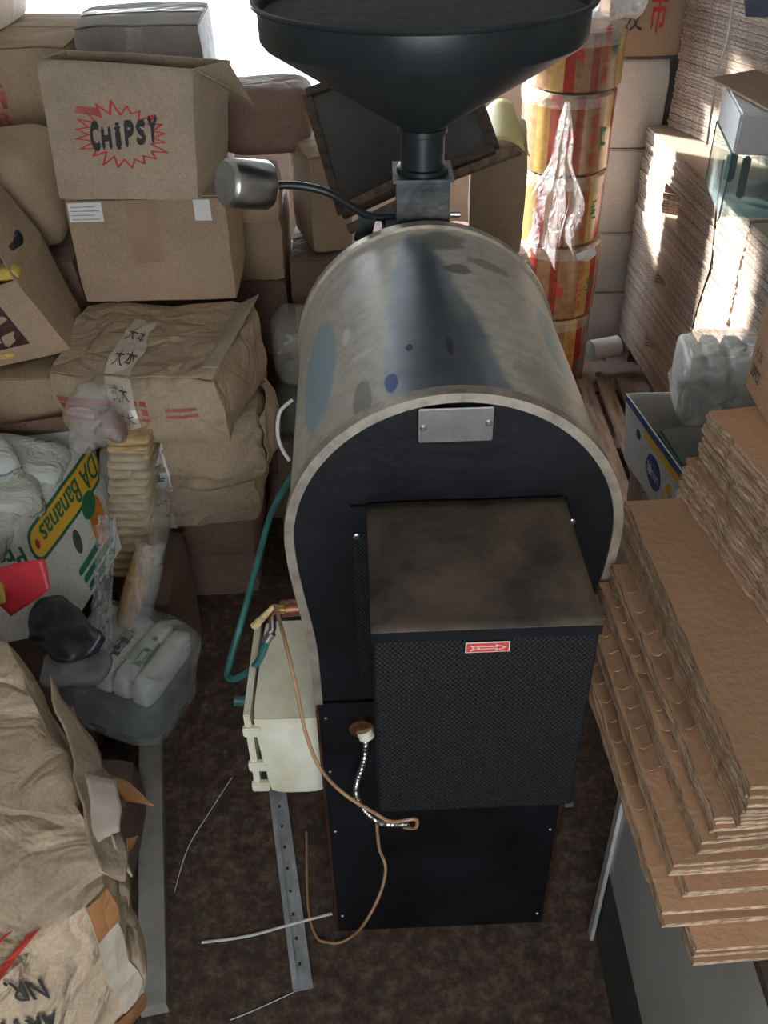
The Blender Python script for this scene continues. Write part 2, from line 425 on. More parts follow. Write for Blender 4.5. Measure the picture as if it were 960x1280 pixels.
def drum_material():
    "stainless sheet with remains of dull protective film and blue marks; UV: u around (0..1 over the arch), v along the drum"
    m, t, b = nt('worn_drum_steel')
    uv = N(t, 'ShaderNodeUVMap'); uv.uv_map = 'UVMap'; S = uv.outputs[0]
    sp = N(t, 'ShaderNodeSeparateXYZ'); t.links.new(S, sp.inputs[0])
    n = N(t, 'ShaderNodeTexNoise', Scale=5.0, Detail=6.0, Roughness=0.65); t.links.new(S, n.inputs['Vector'])
    n2 = N(t, 'ShaderNodeTexNoise', Scale=22.0, Detail=5.0, Roughness=0.7); t.links.new(S, n2.inputs['Vector'])
    def math_(op, a, c=None, d=None):
        q = N(t, 'ShaderNodeMath', operation=op)
        for i, x in enumerate((a, c, d)):
            if x is None: continue
            if isinstance(x, (int, float)): q.inputs[i].default_value = x
            else: t.links.new(x, q.inputs[i])
        return q.outputs[0]
    U, V = sp.outputs['X'], sp.outputs['Y']
    # bare wedge: from a point at the back to wide at the front
    cen = math_('ADD', math_('MULTIPLY', V, -0.03), 0.485)
    half = math_('MULTIPLY', math_('SUBTRACT', 1.0, math_('POWER', V, 1.7)), 0.112)
    dist = math_('SUBTRACT', math_('ABSOLUTE', math_('SUBTRACT', U, cen)), half)
    dist = math_('ADD', dist, math_('MULTIPLY', math_('SUBTRACT', n.outputs['Fac'], 0.5), 0.09))
    bare = ramp(t, math_('ADD', dist, 0.5), [(0.49, (1, 1, 1)), (0.51, (0, 0, 0))])
    wedge = bare.outputs[0]
    filmc = ramp(t, n2.outputs['Fac'], [(0.25, (0.42, 0.40, 0.33)), (0.5, (0.60, 0.57, 0.48)), (0.75, (0.70, 0.68, 0.60))])
    steelc = ramp(t, n.outputs['Fac'], [(0.3, (0.27, 0.31, 0.35)), (0.7, (0.42, 0.45, 0.48))])
    mx = N(t, 'ShaderNodeMix', data_type='RGBA'); t.links.new(wedge, mx.inputs['Factor']); t.links.new(filmc.outputs[0], mx.inputs[6]); t.links.new(steelc.outputs[0], mx.inputs[7])
    last = mx.outputs[2]
    def ell(cu, cv, ru, rv, colr, edge=0.15, amt=0.8, wob=0.5):
        nonlocal last
        a = math_('POWER', math_('DIVIDE', math_('SUBTRACT', U, cu), ru), 2.0); c = math_('POWER', math_('DIVIDE', math_('SUBTRACT', V, cv), rv), 2.0)
        r = math_('ADD', math_('ADD', a, c), math_('MULTIPLY', math_('SUBTRACT', n2.outputs['Fac'], 0.5), wob))
        k = ramp(t, r, [(1-edge, (amt,)*3), (1.0, (0, 0, 0))])
        q = N(t, 'ShaderNodeMix', data_type='RGBA'); t.links.new(k.outputs[0], q.inputs['Factor']); t.links.new(last, q.inputs[6]); q.inputs[7].default_value = (*colr, 1)
        last = q.outputs[2]
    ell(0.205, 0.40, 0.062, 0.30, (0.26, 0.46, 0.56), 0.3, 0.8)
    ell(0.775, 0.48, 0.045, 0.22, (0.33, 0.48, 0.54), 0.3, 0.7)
    ell(0.385, 0.10, 0.014, 0.05, (0.03, 0.07, 0.25), 0.3, 0.9, 1.2)
    ell(0.425, 0.24, 0.008, 0.02, (0.03, 0.07, 0.25), 0.3, 0.9, 1.2)
    ell(0.50, 0.22, 0.007, 0.05, (0.17, 0.10, 0.07), 0.3, 0.6, 1.2)
    ell(0.55, 0.68, 0.035, 0.035, (0.11, 0.11, 0.08), 0.4, 0.8, 1.5)
    ell(0.63, 0.76, 0.06, 0.035, (0.27, 0.23, 0.15), 0.4, 0.8, 1.5)
    ell(0.325, 0.08, 0.022, 0.10, (0.20, 0.20, 0.18), 0.4, 0.7, 0.8)
    ell(0.53, 0.88, 0.06, 0.08, (0.10, 0.10, 0.08), 0.5, 0.6, 1.5)
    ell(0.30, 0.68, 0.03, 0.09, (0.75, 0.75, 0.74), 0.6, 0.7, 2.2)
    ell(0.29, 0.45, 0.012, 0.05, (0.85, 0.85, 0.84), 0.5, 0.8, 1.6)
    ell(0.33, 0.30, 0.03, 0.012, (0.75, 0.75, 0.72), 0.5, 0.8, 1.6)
    ell(0.25, 0.12, 0.05, 0.05, (0.55, 0.53, 0.48), 0.5, 0.7, 1.4)
    ell(0.68, 0.15, 0.07, 0.12, (0.24, 0.23, 0.20), 0.7, 0.5, 1.6)
    t.links.new(last, b.inputs['Base Color'])
    rr = N(t, 'ShaderNodeMapRange'); t.links.new(wedge, rr.inputs['Value']); rr.inputs['To Min'].default_value = 0.42; rr.inputs['To Max'].default_value = 0.30
    t.links.new(rr.outputs[0], b.inputs['Roughness'])
    r2 = N(t, 'ShaderNodeMapRange'); t.links.new(wedge, r2.inputs['Value']); r2.inputs['To Min'].default_value = 0.12; r2.inputs['To Max'].default_value = 0.85
    t.links.new(r2.outputs[0], b.inputs['Metallic'])
    bp = N(t, 'ShaderNodeBump', Strength=0.12, Distance=0.01); t.links.new(n.outputs['Fac'], bp.inputs['Height']); t.links.new(bp.outputs[0], b.inputs['Normal'])
    return m
def mesh_material():
    "perforated sheet, staggered holes of about 4 mm"
    m, t, b = nt('perforated_black_sheet')
    tc = N(t, 'ShaderNodeTexCoord'); sp = N(t, 'ShaderNodeSeparateXYZ'); t.links.new(tc.outputs['Object'], sp.inputs[0])
    def M_(op, a, c=None):
        q = N(t, 'ShaderNodeMath', operation=op)
        for i, x in enumerate((a, c)):
            if x is None: continue
            if isinstance(x, (int, float)): q.inputs[i].default_value = x
            else: t.links.new(x, q.inputs[i])
        return q.outputs[0]
    k = 2*math.pi/0.0085
    a = M_('SINE', M_('MULTIPLY', sp.outputs['X'], k)); c = M_('SINE', M_('MULTIPLY', sp.outputs['Z'], k*0.8))
    pr = M_('MULTIPLY', a, c)
    hole = ramp(t, M_('ADD', M_('MULTIPLY', pr, 0.5), 0.5), [(0.56, (0.009, 0.009, 0.0105)), (0.68, (0.0012, 0.0012, 0.0012))])
    t.links.new(hole.outputs[0], b.inputs['Base Color']); b.inputs['Roughness'].default_value = 0.45
    b.inputs['Specular IOR Level'].default_value = 0.3; b.inputs['Roughness'].default_value = 0.6; bp = N(t, 'ShaderNodeBump', Strength=0.35, Distance=0.002); bp.invert = True; t.links.new(pr, bp.inputs['Height']); t.links.new(bp.outputs[0], b.inputs['Normal'])
    return m
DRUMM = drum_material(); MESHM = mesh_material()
DUSTY = mat('dusty_black_sheet', (0.12, 0.088, 0.06), 0.7, 0, 0.4, 6, 0.2, 40, c2=(0.012, 0.012, 0.012))
LIDM = mat('dusty_lid', (0.075, 0.068, 0.06), 0.85, var=0.2, scale=30)

def sheet_material(name, c, edge):
    "corrugated board: plain faces, darker fluted edges"
    m, t, b = nt(name)
    tc = N(t, 'ShaderNodeTexCoord'); ge = N(t, 'ShaderNodeNewGeometry')
    sp = N(t, 'ShaderNodeSeparateXYZ'); t.links.new(ge.outputs['Normal'], sp.inputs[0])
    ab = N(t, 'ShaderNodeMath', operation='ABSOLUTE'); t.links.new(sp.outputs['Z'], ab.inputs[0])
    gt = N(t, 'ShaderNodeMath', operation='LESS_THAN'); gt.inputs[1].default_value = 0.5; t.links.new(ab.outputs[0], gt.inputs[0])
    n = N(t, 'ShaderNodeTexNoise', Scale=4.0, Detail=5.0); t.links.new(tc.outputs['Object'], n.inputs['Vector'])
    oi = N(t, 'ShaderNodeObjectInfo')
    r = ramp(t, n.outputs['Fac'], [(0.3, tuple(x*0.85 for x in c)), (0.7, tuple(x*1.08 for x in c))])
    mp = N(t, 'ShaderNodeMapping'); mp.inputs['Scale'].default_value = (60, 60, 260); t.links.new(tc.outputs['Object'], mp.inputs['Vector'])
    n2 = N(t, 'ShaderNodeTexNoise', Scale=1.0, Detail=3.0); t.links.new(mp.outputs[0], n2.inputs['Vector'])
    r2 = ramp(t, n2.outputs['Fac'], [(0.35, tuple(x*0.28 for x in edge)), (0.5, tuple(x*0.75 for x in edge)), (0.62, edge)])
    mx = N(t, 'ShaderNodeMix', data_type='RGBA'); t.links.new(gt.outputs[0], mx.inputs['Factor']); t.links.new(r.outputs[0], mx.inputs[6]); t.links.new(r2.outputs[0], mx.inputs[7])
    vr = N(t, 'ShaderNodeMapRange'); t.links.new(oi.outputs['Random'], vr.inputs['Value']); vr.inputs['To Min'].default_value = 0.72; vr.inputs['To Max'].default_value = 1.12
    hs = N(t, 'ShaderNodeHueSaturation'); t.links.new(vr.outputs[0], hs.inputs['Value']); t.links.new(mx.outputs[2], hs.inputs['Color'])
    t.links.new(hs.outputs[0], b.inputs['Base Color']); b.inputs['Roughness'].default_value = 0.8; b.inputs['Specular IOR Level'].default_value = 0.25
    bp = N(t, 'ShaderNodeBump', Strength=0.6, Distance=0.004); t.links.new(n2.outputs['Fac'], bp.inputs['Height']); t.links.new(bp.outputs[0], b.inputs['Normal'])
    return m
SHEETN = sheet_material('board_orange', (0.49, 0.285, 0.165), (0.56, 0.40, 0.27))
SHEETF = sheet_material('board_grey', (0.40, 0.30, 0.22), (0.48, 0.38, 0.31))

# ------------------------------------------------------------------ the room
XL, XR, YN, YF, ZC = -2.25, 2.35, -1.6, 5.3, 3.0
def st(name, vf, m): return tag(build(name, vf, m), kind='structure')
st('floor', box(XL, XR, YN, YF, -0.12, 0.0), FLOORM)
st('ceiling', box(XL-0.15, XR+0.15, YN-0.15, YF+0.15, ZC, ZC+0.15), CEILM)
st('wall_left', box(XL-0.15, XL, YN-0.15, YF+0.15, -0.12, ZC), WALLM)
st('wall_right', box(XR, XR+0.15, YN-0.15, YF+0.15, -0.12, ZC), WALLM)
WX0, WX1, WZ0, WZ1 = -1.80, 0.50, 1.15, 2.15
def holed(y0, y1, x0, x1, z0, z1):
    return join(box(XL, x0, y0, y1, -0.12, ZC), box(x1, XR, y0, y1, -0.12, ZC), box(x0, x1, y0, y1, -0.12, z0), box(x0, x1, y0, y1, z1, ZC))
st('wall_back', holed(YF, YF+0.15, WX0, WX1, WZ0, WZ1), WALLM)
st('wall_front', holed(YN-0.15, YN, -0.8, 1.0, 0.9, 2.9), WALLM)
FRAMEM = mat('window_frame_paint', (0.6, 0.6, 0.58), 0.5)
wf = [box(WX0, WX0+0.05, YF+0.02, YF+0.09, WZ0, WZ1), box(WX1-0.05, WX1, YF+0.02, YF+0.09, WZ0, WZ1), box(WX0, WX1, YF+0.02, YF+0.09, WZ0, WZ0+0.05), box(WX0, WX1, YF+0.02, YF+0.09, WZ1-0.05, WZ1)]
win = thing('window_1', None, None, ((WX0+WX1)/2, YF, WZ0)); win['kind'] = 'structure'
build('window_frame', join(*wf), FRAMEM, win)
glm, gt_, gb_ = nt('window_glass'); gt_.nodes.remove(gb_)
_tr = N(gt_, 'ShaderNodeBsdfTransparent'); _gl = N(gt_, 'ShaderNodeBsdfGlossy', Roughness=0.02); _mx = N(gt_, 'ShaderNodeMixShader'); _mx.inputs[0].default_value = 0.06
gt_.links.new(_tr.outputs[0], _mx.inputs[1]); gt_.links.new(_gl.outputs[0], _mx.inputs[2]); gt_.links.new(_mx.outputs[0], [n for n in gt_.nodes if n.type == 'OUTPUT_MATERIAL'][0].inputs['Surface'])
for a, c in ((WX0+0.05, WX1-0.05),):
    build('pane', box(a, c, YF+0.05, YF+0.056, WZ0+0.05, WZ1-0.05), glm, win)
build('window_sill', box(WX0-0.04, WX1+0.04, YF-0.06, YF+0.02, WZ0-0.03, WZ0), FRAMEM, win)

# ------------------------------------------------------------------ the roasting machine
MX, MY0, MY1, MR, MZC, MH = 0.13, 1.375, 2.135, 0.312, 1.436, 0.285
YAW = math.radians(1.2)
HPX0 = 0.10
MM = Matrix.Translation((MX, MY0, 0)) @ Euler((0, 0, YAW)).to_matrix().to_4x4() @ Matrix.Translation((-MX, -MY0, 0))
mach = thing('roasting_machine', 'black roasting machine with a worn steel drum and a meshed front housing', 'machine', (MX, 1.75, 0))
def mb(name, vf, m_, parent=None, **kw): return build(name, xf(vf, MM), m_, parent or mach, **kw)
def outline(r_extra=0.0, n=40, zlow=0.985, inner=0.0):
    "keyhole outline in x,z, from the left bottom over the top to the right bottom"
    R = MR + r_extra; H = MH + r_extra; pts = []
    def side(k):
        out = []
        for i in range(9):
            t = i/8; z = zlow + (1.12-zlow)*t; out.append((H, z))
        for i in range(1, 9):
            t = i/8; s = t*t*(3-2*t)
            out.append((H + (R-H)*s, 1.12 + (MZC-1.12)*t))
        return out
    s = side(1)
    L = [(MX-a, z) for a, z in s]; Rr = [(MX+a, z) for a, z in s][::-1]
    arc = [(MX-R*math.cos(math.pi*i/n), MZC+R*math.sin(math.pi*i/n)) for i in range(1, n)]
    return L + arc + Rr
def extrude(pts, y0, y1, caps=False):
    n = len(pts); V = [(x, y0, z) for x, z in pts] + [(x, y1, z) for x, z in pts]
    Fc = [(i, i+n, i+n+1, i+1) for i in range(n-1)]
    if caps: Fc += [tuple(range(n)), tuple(range(2*n-1, n-1, -1)), (n-1, 2*n-1, n, 0)]
    return V, Fc
def band(po, pi, y0, y1):
    n = len(po); V = [(x, y0, z) for x, z in po]+[(x, y0, z) for x, z in pi]+[(x, y1, z) for x, z in po]+[(x, y1, z) for x, z in pi]; Fc = []
    for i in range(n-1):
        Fc += [(i, i+1, n+i+1, n+i), (2*n+i, 3*n+i, 3*n+i+1, 2*n+i+1), (i, 2*n+i, 2*n+i+1, i+1), (n+i, n+i+1, 3*n+i+1, 3*n+i)]
    Fc += [(0, n, 3*n, 2*n), (n-1, 3*n-1, 4*n-1, 2*n-1)]
    return V, Fc
OL = outline()
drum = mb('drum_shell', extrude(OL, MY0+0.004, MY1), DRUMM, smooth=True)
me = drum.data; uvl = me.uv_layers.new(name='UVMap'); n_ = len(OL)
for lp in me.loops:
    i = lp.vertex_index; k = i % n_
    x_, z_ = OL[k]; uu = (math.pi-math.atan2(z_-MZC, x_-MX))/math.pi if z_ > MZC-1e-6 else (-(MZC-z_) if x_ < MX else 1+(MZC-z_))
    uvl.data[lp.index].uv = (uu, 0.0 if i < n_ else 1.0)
mb('drum_end_panel', extrude(outline(-0.012), MY0+0.002, MY0+0.012, True), BLACKM)
mb('drum_rear_panel', extrude(outline(-0.004), MY1-0.012, MY1-0.002, True), STEELD)
mb('front_rim', band(outline(0.006), outline(-0.012), MY0-0.008, MY0+0.02), TRIM, smooth=True)
mb('rear_rim', band(outline(0.008), outline(-0.006), MY1-0.02, MY1+0.008), TRIM, smooth=True)
mb('base_cabinet', box(MX-MH+0.003, MX+MH-0.003, MY0+0.02, MY1-0.02, 0.03, 0.98, 0.004), BLACKM)
mb('front_panel', box(MX-MH, MX+MH, MY0, MY0+0.012, 0.02, 0.978), BLACKM)
mb('plinth', box(MX-MH+0.02, MX+MH-0.02, MY0+0.03, MY1-0.03, 0.0, 0.035), BLACKM)
for sx in (-1, 1): mb('edge_strip', box(MX+sx*(MH+0.002)-0.003, MX+sx*(MH+0.002)+0.003, MY0-0.003, MY0+0.012, 0.03, 0.96), COPPER)
mb('rear_housing', box(HPX0-0.07, HPX0+0.07, MY1+0.01, MY1+0.17, 0.0, 1.733, 0.006), BLACKM)
def screw(x, z, y=MY0, r=0.0055, parent=None):
    V, Fc = lathe([(r, 0), (r, 0.0025), (r*0.6, 0.004)], 12, cap1=True)
    M_ = MM @ Matrix.Translation((x, y, z)) @ Euler((math.pi/2, 0, 0)).to_matrix().to_4x4()
    return build('screw', xf((V, Fc), M_), STEEL, parent or mach)
# seam plate and its perforated side strip behind the housing
mb('backing_plate', box(-0.062, 0.335, MY0-0.006, MY0+0.001, 1.06, 1.52), BLACKM)
mb('perforated_strip', box(-0.060, -0.034, MY0-0.0085, MY0-0.0062, 1.07, 1.46), MESHM)
# housing: top sheet, perforated front, sides
HX0, HX1, HY0, HZ0, HZ1 = -0.030, 0.328, 1.045, 1.053, 1.524
hs_ = mb('burner_housing', box(HX0, HX1, HY0+0.003, MY0-0.007, HZ0, HZ1-0.004), BLACKM)
mb('perforated_front', box(HX0+0.004, HX1-0.004, HY0-0.002, HY0+0.0025, HZ0+0.004, HZ1-0.016), MESHM, hs_)
def dusty_top():
    V, Fc = [], []; n = 16
    for i in range(n+1):
        for j in range(n+1):
            x = HX0-0.002+(HX1-HX0+0.004)*i/n; y = HY0-0.004+(MY0-HY0-0.001)*j/n
            V.append((x, y, HZ1+noise.noise(Vector((x*8, y*8, 3)))*0.003))
    for i in range(n):
        for j in range(n):
            a = i*(n+1)+j; Fc.append((a, a+n+1, a+n+2, a+1))
    return V, Fc
mb('housing_top', dusty_top(), DUSTY, hs_, solid=0.004, smooth=True)
mb('front_lip', box(HX0-0.002, HX1+0.002, HY0-0.005, HY0-0.002, HZ1-0.02, HZ1), BLACKM, hs_)
mb('corner_tab', box(HX1-0.012, HX1+0.004, HY0-0.006, HY0-0.001, HZ0-0.001, HZ0+0.010), STEELD, hs_)
# red sticker with an outlined arrow pointing right
def plane2(vf2, x0, x1, z0, z1, y):
    return [(x0+(x1-x0)*q[0], y, z0+(z1-z0)*q[1]) for q in vf2[0]], vf2[1]
sx0, sx1, sz0, sz1 = 0.116, 0.186, 1.4765, 1.4985
stk = mb('arrow_sticker', box(sx0, sx1, HY0-0.0072, HY0-0.0055, sz0, sz1), PAPER, hs_, label='small red sticker with a white arrow pointing right')
mb('sticker_field', box(sx0+0.0016, sx1-0.0016, HY0-0.0078, HY0-0.007, sz0+0.0016, sz1-0.0016), INKR, hs_)
arrow = [(0.22, 0.86), (0.62, 0.66), (2.35, 0.64), (2.25, 0.90), (3.0, 0.5), (2.25, 0.10), (2.35, 0.36), (0.62, 0.34), (0.22, 0.14), (0.5, 0.5)]
vf2 = join(line2d(arrow, 0.075, True), line2d([(0.75, .36), (0.95, .5), (0.75, .64)], 0.06))
mb('sticker_arrow', ([(sx0+0.003+(sx1-sx0-0.006)*x/3.2, HY0-0.0083, sz0+0.003+(sz1-sz0-0.006)*y) for x, y, z in vf2[0]], vf2[1]), PAPER, hs_)
# maker's plate (blank, worn)
npl = mb('name_plate', box(0.062, 0.190, MY0-0.014, MY0-0.009, 1.660, 1.728, 0.002), STEEL, label='blank brushed steel plate with two screws')
screw(0.070, 1.692, MY0-0.0135, 0.006, npl); screw(0.182, 1.697, MY0-0.0135, 0.006, npl)
screw(-0.052, 1.452, MY0-0.006, 0.007); screw(0.352, 1.462, MY0+0.002, 0.007)
for z in (0.10, 0.5, 0.74, 0.93):
    screw(MX-MH+0.015, z, MY0, 0.004); screw(MX+MH-0.015, z-0.03, MY0, 0.004)
# hopper, its neck and valve
HPX, HPY = P(528, 205, y=2.235).x, 2.235
VALVEM = mat('dark_valve_steel', (0.11, 0.115, 0.12), 0.5, 0.7, 0.3, 18, 0.2, 60)
valve = build('valve_box', box(HPX-0.062, HPX+0.062, HPY-0.062, HPY+0.062, 1.735, 1.835, 0.003), VALVEM, mach)
build('valve_flange', box(HPX-0.070, HPX+0.070, HPY-0.070, HPY+0.070, 1.835, 1.842), VALVEM, valve)
hop = thing('feed_hopper', 'large black conical hopper standing on the machine neck', 'hopper', (HPX, HPY, 1.842))
HR, HZ = 0.356, 2.205
build('neck', lathe([(0.060, 1.842), (0.060, 1.852), (0.051, 1.854), (0.051, 1.925), (0.057, 1.928), (0.057, 1.94), (0.045, 1.945)], 40, HPX, HPY), HOPM, hop, smooth=True)
build('cone', lathe([(0.050, 1.925), (0.056, 1.945), (HR-0.012, 2.125), (HR-0.004, 2.135), (HR-0.003, HZ-0.008), (HR+0.004, HZ-0.004), (HR+0.007, HZ), (HR+0.004, HZ+0.004), (HR-0.004, HZ), (HR-0.009, HZ-0.01), (HR-0.010, 2.14), (0.05, 1.955)], 96, HPX, HPY), HOPM, hop, smooth=True, sharp=50)
build('rolled_rim', lathe([(HR+0.005+0.006*math.cos(a*math.pi/4), HZ+0.006*math.sin(a*math.pi/4)) for a in range(9)], 96, HPX, HPY), HOPM, hop, smooth=True)
build('lid', lathe([(HR-0.011, HZ-0.030), (HR-0.011, HZ-0.024), (0.01, HZ-0.022)], 64, HPX, HPY, True, True), LIDM, hop, label='flat dusty lid inset below the hopper rim')
# counterweight lever on the valve
lev = thing('counterweight_lever', 'steel cylinder weight on a bent black rod left of the hopper neck', 'lever', P(300, 258, y=2.2))
w0, w1 = P(281, 229, y=2.13), P(340, 232, y=2.20)
ax_ = (w1-w0).normalized(); q_ = ax_.to_track_quat('Z', 'Y').to_matrix().to_4x4()
build('weight', xf(lathe([(0.0, 0.0), (0.047, 0.0), (0.053, 0.006), (0.055, 0.010), (0.055, 0.105), (0.052, 0.110), (0.0, 0.110)], 48), Matrix.Translation(w0) @ q_), STEEL, lev, smooth=True)
build('rod', tube(spline([w1, P(372, 232, y=2.20), P(408, 240, y=2.2), P(435, 255, y=2.21), P(462, 270, y=2.22), P(493, 271, y=2.235)], 6), 0.0095, 12), HOPM, lev, smooth=True)
build('clamp', xf(box(-0.02, 0.02, -0.012, 0.012, -0.05, 0.02), place(P(458, 276, y=2.225), 0, 0, 0.25)), HOPM, lev)
build('pivot_pin', tube([P(563, 268, y=2.235), P(575, 268, y=2.235)], 0.007, 10), STEEL, lev)

# water box at the machine's left side
tk = thing('water_tank', 'yellowed white plastic tank on the left flank of the machine', 'tank', (-0.23, 1.6, 0.56))
tb = [(-0.300, 1.44, 0.56), (-0.163, 1.44, 0.56), (-0.163, 1.72, 0.56), (-0.300, 1.72, 0.56)]
tt = [(-0.318, 1.44, 0.85), (-0.163, 1.44, 0.85), (-0.163, 1.745, 0.87), (-0.312, 1.745, 0.87)]
tank = Hexa(tb, tt, (0.004, 0.006, 0.004), 0.002, 5, 0.03, 3)
tbody = build('tank_body', tank.mesh(10), WHITEP, tk, smooth=True)
build('lid_seam', tank.strip('front', 0.0, 0.985, 1.0, 1.0, 0.003, 6, 1), WHITEP, tbody)
build('side_flange', box(-0.338, -0.322, 1.44, 1.74, 0.60, 0.86, 0.003), WHITEP, tk)
for z in (0.58, 0.66, 0.79): build('latch', box(-0.343, -0.300, 1.432, 1.450, z, z+0.03, 0.003), WHITEP, tk)
build('moulded_rib', tank.strip('top', 0.42, 0.05, 0.48, 0.95, 0.004, 1, 5), WHITEP, tk)
build('mounting_bracket', box(-0.165, -0.148, 1.45, 1.7, 0.6, 0.8), STEELD, tk)
# copper outlet and brass tap
tp = thing('brass_tap', 'brass tap with a clear lever on a copper stub above the tank', 'tap', P(360, 775, y=1.66))
ty = 1.66
build('copper_stub', tube([P(398, 757, y=ty), P(352, 761, y=ty)], 0.021, 16), COPPER, tp, smooth=True)
build('collar', tube([P(386, 756, y=ty-0.01), P(379, 757, y=ty-0.01)], 0.025, 16), BRASS, tp, smooth=True)
build('tap_body', tube([P(356, 761, y=ty-0.02), P(341, 762, y=ty-0.02), P(338, 772, y=ty-0.02)], 0.012, 12), BRASS, tp, smooth=True)
build('lever', tube([P(343, 757, y=ty-0.04), P(318, 783, y=ty-0.04)], 0.007, 8, rfun=lambda t: 0.005+0.006*t), mat('amber_lever', (0.75, 0.55, 0.30), 0.2, var=0.3, scale=50), tp, smooth=True)
build('nozzle', tube([P(340, 762, y=ty-0.02), P(341, 785, y=ty-0.03), P(337, 797, y=ty-0.04)], 0.009, 12), STEEL, tp, smooth=True)
hose_pts = [P(336, 796, y=ty-0.05), P(322, 828, y=1.60), P(300, 846, y=1.60), P(285, 846, y=1.63), P(290, 818, y=1.68), P(306, 762, y=1.76), P(322, 702, y=1.86), P(340, 640, y=2.0), P(368, 590, y=2.12)]
tag(build('garden_hose', tube(spline(hose_pts, 10), 0.0085, 12), HOSE, smooth=True), 'teal hose looping from the tap up behind the drum', 'hose')
build('hose_clamp', tube([P(340, 791, y=ty-0.045), P(333, 801, y=ty-0.052)], 0.0115, 12), STEEL, tp, smooth=True)
build('drain_plug', tube([P(293, 876, y=1.66), P(313, 877, y=1.66)], 0.014, 12), HOSE, tk, label='short teal plug')
tag(build('capillary_tube', tube(spline([P(344, 757, y=1.60), P(356, 800, y=1.42), P(370, 858, y=1.34), P(382, 915, y=1.30), P(400, 960, y=1.28), P(430, 992, y=1.24), P(468, 1016, y=1.22), P(490, 1027, y=1.2), P(519, 1024, y=1.2), P(519, 1035, y=1.22), P(505, 1034, y=1.24)], 8), 0.0042, 8), TUBEM, smooth=True), 'thin beige tube hanging from the tap to the underside of the housing', 'tube')
tag(build('hanging_cable', tube(spline([P(471, 1030, y=1.26), P(474, 1060, y=1.28), P(482, 1086, y=1.29), P(474, 1120, y=1.27), P(455, 1155, y=1.23), P(440, 1170, z=0.03), P(425, 1178, z=0.012), P(410, 1178, z=0.010), P(395, 1170, z=0.008), P(385, 1130, z=0.008), P(383, 1040, z=0.006)], 8), 0.0038, 8), TUBEM, smooth=True), 'thin beige cable drooping below the black housing to the floor', 'cable')
cp = spline([P(458, 915, y=1.352), P(455, 950, y=1.33), P(445, 985, y=1.31), P(452, 1008, y=1.29), P(472, 1026, y=1.25), P(490, 1030, y=1.22), P(512, 1030, y=1.21)], 26)
tag(build('metal_conduit', tube(cp, 0.007, 10, rfun=lambda t: 0.0065+0.0013*math.sin(t*len(cp)*1.9)), STEEL, smooth=True), 'ribbed chrome flexible conduit curling under the black housing', 'conduit')
gl = thing('conduit_gland', 'cream and bronze cable gland beside the housing lower left', 'gland', P(455, 920, y=1.36))
build('gland_socket', xf(lathe([(0.0, 0), (0.026, 0), (0.028, 0.02), (0.0, 0.02)], 20), Matrix.Translation(P(452, 903, y=1.372)) @ Euler((math.pi/2, 0, 0)).to_matrix().to_4x4()), COPPER, gl, smooth=True)
build('gland_nut', tube([P(455, 912, y=1.352), P(459, 922, y=1.345)], 0.018, 12), WHITEP, gl, smooth=True)
tag(build('white_wire', tube(spline([P(365, 500, y=1.75), P(350, 515, y=1.72), P(347, 540, y=1.70), P(352, 560, y=1.68), P(362, 576, y=1.66)], 8), 0.004, 8), WHITEC, smooth=True), 'white wire bowing out from the left side of the drum', 'wire')

# ------------------------------------------------------------------ things lying on the floor
def strip_floor(name, pts, w, h, m_, label, cat):
    return tag(build(name, tube(spline(pts, 8), w, 6, flat=h), m_, smooth=True), label, cat)
strip_floor('plastic_strap', [P(252, 1178, z=0.004), P(310, 1170, z=0.006), P(368, 1154, z=0.024), P(415, 1142, z=0.006)], 0.0045, 0.4, PAPER, 'white plastic strap lying across the grey metal profile', 'strap')
strip_floor('plastic_string', [P(218, 1115, z=0.003), P(235, 1060, z=0.003), P(262, 1015, z=0.003), P(290, 972, z=0.003)], 0.0013, 1.0, PAPER, 'thin pale string on the floor left of the profile', 'string')
strip_floor('plastic_string', [P(288, 1275, z=0.003), P(320, 1262, z=0.003), P(368, 1240, z=0.003)], 0.0012, 1.0, PAPER, 'thin pale string at the foot of the metal profile', 'string')
pr = thing('metal_profile', 'galvanised slotted C profile lying on the floor below the tank', 'profile', P(365, 1110, z=0))
a0, a1 = P(345, 975, z=0), P(379, 1238, z=0); d_ = (a1-a0).normalized(); s_ = Vector((-d_.y, d_.x, 0))
def bar(a, b, s, w0, w1, z0, z1):
    q = [a+s*w0, a+s*w1, b+s*w1, b+s*w0]
    return [Vector((p.x, p.y, z0)) for p in q]+[Vector((p.x, p.y, z1)) for p in q], [(3, 2, 1, 0), (4, 5, 6, 7), (0, 1, 5, 4), (1, 2, 6, 5), (2, 3, 7, 6), (3, 0, 4, 7)]
a0 = a0 - d_*0.25
build('web', bar(a0, a1, s_, -0.027, 0.027, 0.001, 0.004), ALU, pr)
for w in (-0.027, 0.024): build('flange', bar(a0, a1, s_, w, w+0.003, 0.001, 0.020), ALU, pr)
for w in (-0.027, 0.012): build('lip', bar(a0, a1, s_, w, w+0.015, 0.0185, 0.0205), ALU, pr)
for k in range(9):
    c = a0 + (a1-a0)*(0.3+0.078*k)+s_*0.0
    build('slot', bar(c-d_*0.005, c+d_*0.005, s_, -0.004, 0.004, 0.0041, 0.0046), INK, pr)
pl0, pl1 = P(188, 880, z=0.03), P(192, 1262, z=0.03); d_ = (pl1-pl0).normalized(); s_ = Vector((-d_.y, d_.x, 0)); pl0 = pl0-d_*0.05
plk = tag(build('grey_plank', bar(pl0, pl1, s_, -0.036, 0.036, 0.0, 0.05), PLANKW), 'long grey painted plank on the floor beside the left cartons', 'plank')

